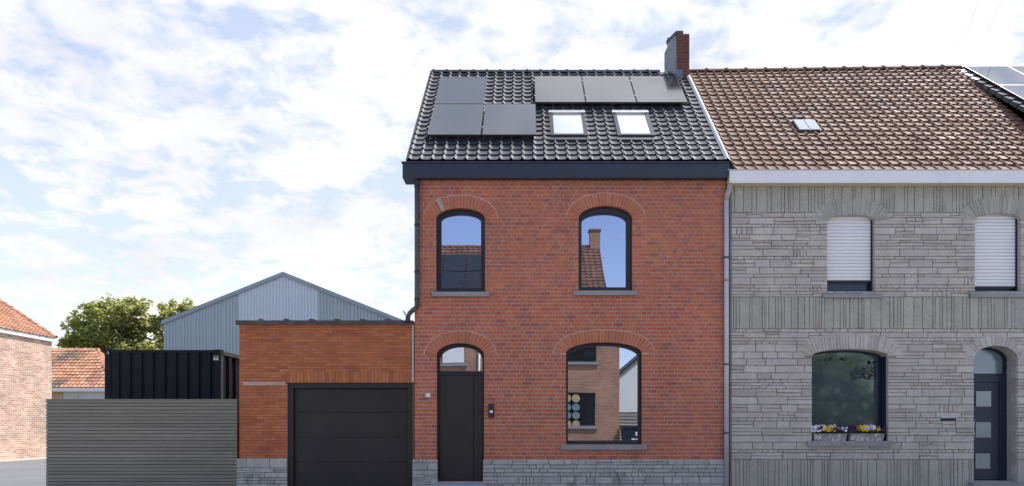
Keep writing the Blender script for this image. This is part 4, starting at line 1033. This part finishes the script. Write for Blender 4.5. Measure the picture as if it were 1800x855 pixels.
# ================================================================== FARMHOUSE (left edge)
rngL = random.Random(17)
lx, ld = -20.4, 30.0; ly1 = ld-D; ly0 = 4.0; le = 5.0
farm = thing('old_brick_house', 'sunlit old pinkish brick house with orange tiled roof at the left edge', 'house', (lx-3, ly1, 0))
MB().box(lx-.02,lx,ly0,ly1,.0,le).build('wall', M['bigwall'], farm)
MB().box(lx-8,lx-.021,ly1-.02,ly1-.002,.0,le-.01).box(lx-8,lx-.021,ly0+.002,ly0+.02,.0,le-.01).build('end_wall', M['bigwall_x'], farm)
MB().box(lx-.06,lx+.10,ly0,ly1+.10,le-.05,le+.13).build('eave_board', M['white'], farm)
pt = math.atan(.66); vv = (-math.cos(pt),0,math.sin(pt))
lw = .21; le_ = .27; cols = int((ly1+.1-ly0)/lw); rows = 15
lr = MB().add([(lx+.05,ly0,le+.12),(lx+.05,ly1+.06,le+.12),(lx+.05+vv[0]*4.1,ly1+.06,le+.12+vv[2]*4.1),(lx+.05+vv[0]*4.1,ly0,le+.12+vv[2]*4.1),(lx+.05+vv[0]*8.2,ly1+.06,le+.12),(lx+.05+vv[0]*8.2,ly0,le+.12)], [(0,1,2,3),(3,2,4,5)]).build('roof', M['reveal'], farm)
O_ = (lx+.12, ly1+.08-cols*lw, le+.10)
def lhid(c, r):
    p = Vector(O_)+Vector((0,c*lw,0))+Vector(vv)*(r*le_); return CX+F*p.x/(p.y+D) < -12
tile_roof(lr, O_, (0,1,0), vv, cols, rows, lw, le_, M['orange_tile2'], skip=lhid, jit=.006, lift=.04, rng=rngL)
for i in range(13):
    p = Vector((lx+.10,ly1+.10,le+.13))+Vector(vv)*(i*.33)
    o = ridge_piece(.35,.10,.02,6).mesh('verge_tile', M['orange_tile2']); q = inst('verge_tile', o, lr, p, Matrix((Vector(vv), Vector((0,-1,0)), Vector(vv).cross(Vector((0,-1,0))))).transposed())
# ------------------------------------------------------------------ cottage behind
cdp = 38.0; cyy = cdp-D
cot = thing('cottage', 'low cottage with mossy orange tiled roof and pale grey wall behind the old brick house', 'house', (-27.5, cyy, 0))
ce = Z(683,cdp); rx1 = X(172,41.0)
MB().box(-34,X(112,cdp),cyy,cyy+6,0,ce-.1).build('wall', M['bigwall_x'], cot)
MB().box(X(113,cdp),X(205,cdp),cyy-.06,cyy+5.9,0,ce-.12).build('rendered_wall', M['grey_wall'], cot)
wn_ = bpy.data.objects.new('window', None); C.objects.link(wn_); place(wn_, cot, (X(130,cdp),cyy-.08,Z(702,cdp)))
MB().box(X(122,cdp),X(139,cdp),cyy-.09,cyy-.05,Z(703,cdp),Z(692.5,cdp)).build('frame', M['cream'], wn_)
MB().box(X(123.5,cdp),X(137.5,cdp),cyy-.095,cyy-.09,Z(702,cdp),Z(694,cdp)).build('pane', M['milk'], wn_)
MB().box(-34,X(205,cdp),cyy-.22,cyy-.02,ce-.18,ce+.02).build('gutter', M['white'], cot)
ch_ = Z(615,41.0)-ce; cl = math.hypot(3.0,ch_)
crf = MB().add([(-34,cyy-.1,ce),(rx1+2.6,cyy-.1,ce),(rx1,cyy+3,ce+ch_),(-34,cyy+3,ce+ch_),(rx1+2.6,cyy+6.1,ce),(-34,cyy+6.1,ce)], [(0,1,2,3),(1,4,2),(3,2,4,5)]).build('roof', M['orange_tile'], cot)
cw_ = .235; ce_ = cl/13; c0 = -30.5; ncol = int((rx1+2.6-c0)/cw_)
tile_roof(crf, (c0,cyy-.12,ce+.03), (1,0,0), (0,3.0,ch_), ncol, 13, cw_, ce_, M['orange_tile'], skip=lambda c,r: c0+(c+1)*cw_ > rx1+2.6*(1-r/13)+.05, limit=0, jit=.006, lift=.045, rng=rngL)
me = ridge_piece(.38,.12,.02,6).mesh('ridge_tile', M['orange_tile2'])
for i in range(14): inst('ridge_tile', me, crf, (rx1-.38*(i+1), cyy+3, ce+ch_-.03))
hv = Vector((2.6,-3.0,-ch_)); hl = hv.length; hv.normalize()
for i in range(int(hl/.38)):
    up_ = Vector((0,0,1)); yv = up_.cross(hv).normalized(); inst('hip_tile', me, crf, Vector((rx1,cyy+3,ce+ch_-.02))+hv*(i*.38), Matrix((hv,yv,hv.cross(yv))).transposed())

# ================================================================== TREES
def tree(name, label, base, clumps, mleaf, nleaf, size, rng, group):
    t = thing(name, label, 'tree', base, group); bx, by, bz = base
    tk = MB(); topz = max(c[2] for c in clumps)
    cx_ = sum(c[0] for c in clumps)/len(clumps)
    tk.tube([(bx,by,bz-.1),(bx+.1,by,bz+topz*.25),(bx+cx_*.4,by,bz+topz*.5),(bx+cx_,by,bz+topz*.8)], [.28,.22,.16,.06], 8)
    for c in clumps:
        s = Vector((bx+cx_*.35,by,bz+topz*.42)); e = Vector((bx+c[0],by+c[1],bz+c[2])); mdd = s.lerp(e,.5)+Vector((0,0,-.15))
        tk.tube([s,mdd,e], [.10,.07,.02], 5)
    tk.build('trunk', M['bark'], t)
    lf = MB(); tot = sum(c[3]**2.2 for c in clumps)
    for c in clumps:
        subs = [(rng.gauss(0,.45)*c[3], rng.gauss(0,.45)*c[3], rng.gauss(0,.38)*c[3], rng.uniform(.3,.55)*c[3]) for _ in range(13)]
        for _ in range(int(nleaf*c[3]**2.2/tot)):
            sx, sy, sz, sr_ = rng.choice(subs); v = Vector((rng.gauss(0,1),rng.gauss(0,1),rng.gauss(0,.8))).normalized()*sr_*rng.random()**.4
            p = Vector((bx+c[0]+sx+v.x, by+c[1]+sy+v.y, bz+c[2]+sz+v.z)); a = Vector((rng.gauss(0,1),rng.gauss(0,1),rng.gauss(0,.6))).normalized(); b = a.cross(Vector((rng.gauss(0,1),rng.gauss(0,1),rng.gauss(0,1)))).normalized()
            l = size*rng.uniform(.6,1.3)
            lf.add([p-a*l, p+b*l*.5, p+a*l, p-b*l*.5], [(0,1,2,3)])
    lf.build('crown', M[mleaf], t, kind='stuff')
rngT = random.Random(9)
td = 52.0
def cl_(px, py, r, bx, dyy=0): return (X(px,td)-bx, dyy, Z(py,td), r)
b0 = X(205,td)
tree('broad_tree', 'broad green leafy tree rising behind the cottage and container', (b0,td-D,0),
     [cl_(170,552,1.15,b0),cl_(205,545,1.2,b0,.6),(cl_(232,546,1.2,b0,-.3)),cl_(150,568,1.0,b0,.3),cl_(143,592,1.2,b0),cl_(180,585,1.5,b0,-.6),cl_(220,585,1.6,b0),cl_(250,572,1.2,b0,.8),cl_(135,605,1.0,b0),cl_(165,620,1.6,b0,.4),cl_(215,625,1.9,b0),cl_(255,612,1.5,b0),cl_(162,538,.55,b0),cl_(131,572,.5,b0)],
     'leaf', 15000, .17, rngT, 'trees behind the yard')
b1 = X(290,td+2)
tree('slender_tree', 'smaller yellowish green tree touching the left side of the metal shed', (b1,td+2-D,0),
     [cl_(274,545,.9,b1),cl_(297,540,.95,b1,.4),cl_(312,547,.8,b1),cl_(285,570,1.0,b1,.5),cl_(305,582,1.0,b1),cl_(275,600,1.1,b1),cl_(300,612,1.2,b1)], 'leaf_y', 6500, .16, rngT, 'trees behind the yard')

# ================================================================== OVERHEAD CABLES
for (px,py,lb) in ((1673,117,'middle one of the thin overhead cables crossing the sky at upper right'),(1709,112,'rightmost thin overhead cable in the sky above the bright solar panels'),(1645,117,'leftmost and faintest thin overhead cable in the upper right sky')):
    d_ = 60.0; p = Vector((X(px,d_), d_-D, Z(py,d_))); dirv = Vector((.4,1,0))
    r_ = .012 if px != 1645 else .008
    c_ = MB().tube([p+dirv*k for k in (-140,-60,-9,60,160)], r_, 5).build('overhead_cable', M['wire'], loc=p); tag(c_, lb, 'cable', 'overhead cables')

# ================================================================== ACROSS THE STREET (seen in the window panes)
oy = -16.0
opp = thing('opposite_house', 'brown brick house across the street mirrored in the window panes', 'house', (-3, oy, 0))
ox0, ox1, oe = -11.0, 4.05, 6.35
MB().box(ox0,ox1,oy-8,oy,0,oe).build('wall', M['opp_brick'], opp)
def owin(xa, xb, za, zb_, shutter=False):
    w = bpy.data.objects.new('window', None); C.objects.link(w); place(w, opp, (xa,oy,za))
    MB().box(xa,xb,oy,oy+.012,za,zb_).build('pane', M['pane_dark'], w)
    f = MB(); 
    for a,b,c_,d_ in ((xa,xa+.06,za,zb_),(xb-.06,xb,za,zb_),(xa+.06,xb-.06,za,za+.06),(xa+.06,xb-.06,zb_-.06,zb_),((xa+xb)/2-.04,(xa+xb)/2+.04,za+.06,zb_-.06)): f.box(a,b,oy,oy+.03,c_,d_)
    f.build('frame', M['frame'], w)
    MB().box(xa-.1,xb+.1,oy,oy+.09,za-.12,za-.002).build('sill', M['bluestone'], w)
    if shutter: MB().box(xa+.02,xb-.02,oy+.031,oy+.045,za+.02,zb_).build('shutter', M['shutter'], w)
    return w
owin(.9,3.05,4.05,5.5); owin(-3.5,-2.55,4.0,5.5,True); owin(-7.5,-6.2,4.0,5.5); lwn = owin(.6,3.02,1.32,2.75); owin(-5.5,-4.2,1.3,2.8)
for r in range(4):
    for c in range(2):
        q = [(1.83+c*.36+.165*math.cos(k*math.pi/8), 1.38+r*.375+.165*math.sin(k*math.pi/8)) for k in range(16)]
        MB().prism(q, oy+.05, oy+.07).build('disc', M['gold'] if r in (0,3) else M['teal'], lwn)
MB().tube([(-1.93,oy+.06,0),(-1.93,oy+.06,oe)], .05, 8).build('downpipe', M['white'], opp)
MB().box(-1.4,-.45,oy,oy+.03,.12,2.3).build('door', M['navy'], opp)
odp = 3.95; oh = 3.6
orf = MB().add([(ox0,oy+.3,oe),(3.6,oy+.3,oe),(3.6,oy-odp,oe+oh),(ox0,oy-odp,oe+oh),(3.6,oy-8.2,oe),(ox0,oy-8.2,oe)], [(1,0,3,2),(2,3,5,4),(1,2,4)]).build('roof', M['brown_tile'], opp)
ol = math.hypot(odp+.3,oh)
tile_roof(orf, (3.6,oy+.3,oe+.01), (-1,0,0), (0,-(odp+.3),oh), 44, 18, .26, ol/18, M['brown_tile'], limit=0, jit=.005, lift=.04, rng=rngL)
me = ridge_piece(.4,.12,.02,6).mesh('ridge_tile', M['brown_tile'])
for i in range(28): inst('ridge_tile', me, orf, (3.2-i*.4, oy-odp, oe+oh-.02))
oc = MB().box(3.15,3.62,oy-odp-.25,oy-odp+.25,oe+oh-.5,oe+oh+.75); och = oc.build('chimney', M['opp_brick'], opp); MB().box(3.1,3.67,oy-odp-.3,oy-odp+.3,oe+oh+.752,oe+oh+.82).build('cap', M['bluestone'], och)
def op(x, s, h):
    n_ = Vector((0,oh,odp+.3)).normalized(); v_ = Vector((0,-(odp+.3),oh)).normalized(); p = Vector((x,oy+.3,oe))+v_*s+n_*h; return tuple(p)
for i in range(6):
    xa = -4.75+i*1.05 if i < 3 else -4.75+(i-3)*1.05; s0 = 2.95 if i < 3 else 1.25
    p = [op(xa,s0,.14),op(xa+1.0,s0,.14),op(xa+1.0,s0+1.65,.14),op(xa,s0+1.65,.14)]
    q = [op(xa,s0,.10),op(xa+1.0,s0,.10),op(xa+1.0,s0+1.65,.10),op(xa,s0+1.65,.10)]
    MB().add(p+q, [(1,0,3,2),(0,1,5,4),(1,2,6,5),(2,3,7,6),(3,0,4,7)]).build('solar_panel', M['frame'], opp)
# garden beside it
gf = thing('garden_fence', 'dark horizontal slat garden fence across the street, seen only mirrored', 'fence', (7, oy-2, 0))
for i in range(13): MB().box(4.1,9.5,oy-2.03,oy-2,.15+i*.14,.27+i*.14).build('slat', M['fence'], gf)
for xx in (4.2,6.0,7.8,9.4): MB().box(xx,xx+.08,oy-2.12,oy-2.03,0,2.0).build('post', M['fence'], gf)
wc = thing('waste_container', 'dark wheeled waste container with a white logo across the street, seen mirrored', 'waste container', (4.7, oy+.4, .12))
MB().prism([(4.2,.3),(5.2,.3),(5.3,1.25),(4.1,1.25)], oy-.1, oy+.75).build('body', M['navy'], wc)
MB().box(4.06,5.34,oy-.16,oy+.8,1.252,1.34).build('lid', M['black_metal'], wc)
for xx in (4.35,5.05): MB().tube([(xx-.04,oy+.6,.22),(xx+.04,oy+.6,.22)], .1, 12).build('wheel', M['orn'], wc)
lgm = MB()
for a,b,c_,d_ in ((4.62,4.72,1.0,1.08),(4.75,4.85,1.0,1.08),(4.62,4.85,.92,.98),(4.45,4.62,.74,.80),(4.66,4.80,.74,.80),(4.84,5.0,.74,.80)): lgm.box(a,b,oy+.752,oy+.758,c_,d_)
lgm.build('logo', M['print'], wc)
wh = thing('white_house', 'white rendered gabled house beyond the garden, mirrored in the ground floor pane', 'house', (9.5, -34, 0))
MB().prism([(6.0,0),(13,0),(13,4.4),(9.5,7.3),(6.0,4.4)], -40, -34).build('wall', M['white'], wh)
wr = MB()
for a,b in (((5.8,4.25),(9.5,7.32)),((9.5,7.32),(13.2,4.25))):
    wr.add([(a[0],-33.8,a[1]),(b[0],-33.8,b[1]),(b[0],-40.2,b[1]),(a[0],-40.2,a[1]),(a[0],-33.8,a[1]+.2),(b[0],-33.8,b[1]+.2),(b[0],-40.2,b[1]+.2),(a[0],-40.2,a[1]+.2)], [(0,1,2,3),(4,7,6,5),(0,4,5,1),(1,5,6,2),(2,6,7,3),(3,7,4,0)])
wr.build('roof', M['slate'], wh)
MB().box(8.2,8.9,-34,-33.95,3.2,4.4).build('window', M['pane_dark'], wh)
tree('garden_tree', 'leafy garden tree across the street, faintly mirrored in the frosted pane', (12.8,oy+.2,0),
     [(-1,0,3.6,1.2),(.6,.2,3.9,1.3),(0,-.5,2.8,1.3),(-1.3,.3,2.3,1.1),(1.2,0,2.6,1.2),(-2.4,.2,2.9,1.2),(-2.2,0,1.6,1.1),(-.6,.2,1.4,1.1),(1.0,.1,1.4,1.1),(2.4,0,2.2,1.2),(-3.2,-.2,2.0,1.0)], 'leaf', 6000, .15, rngT, 'trees across the street')
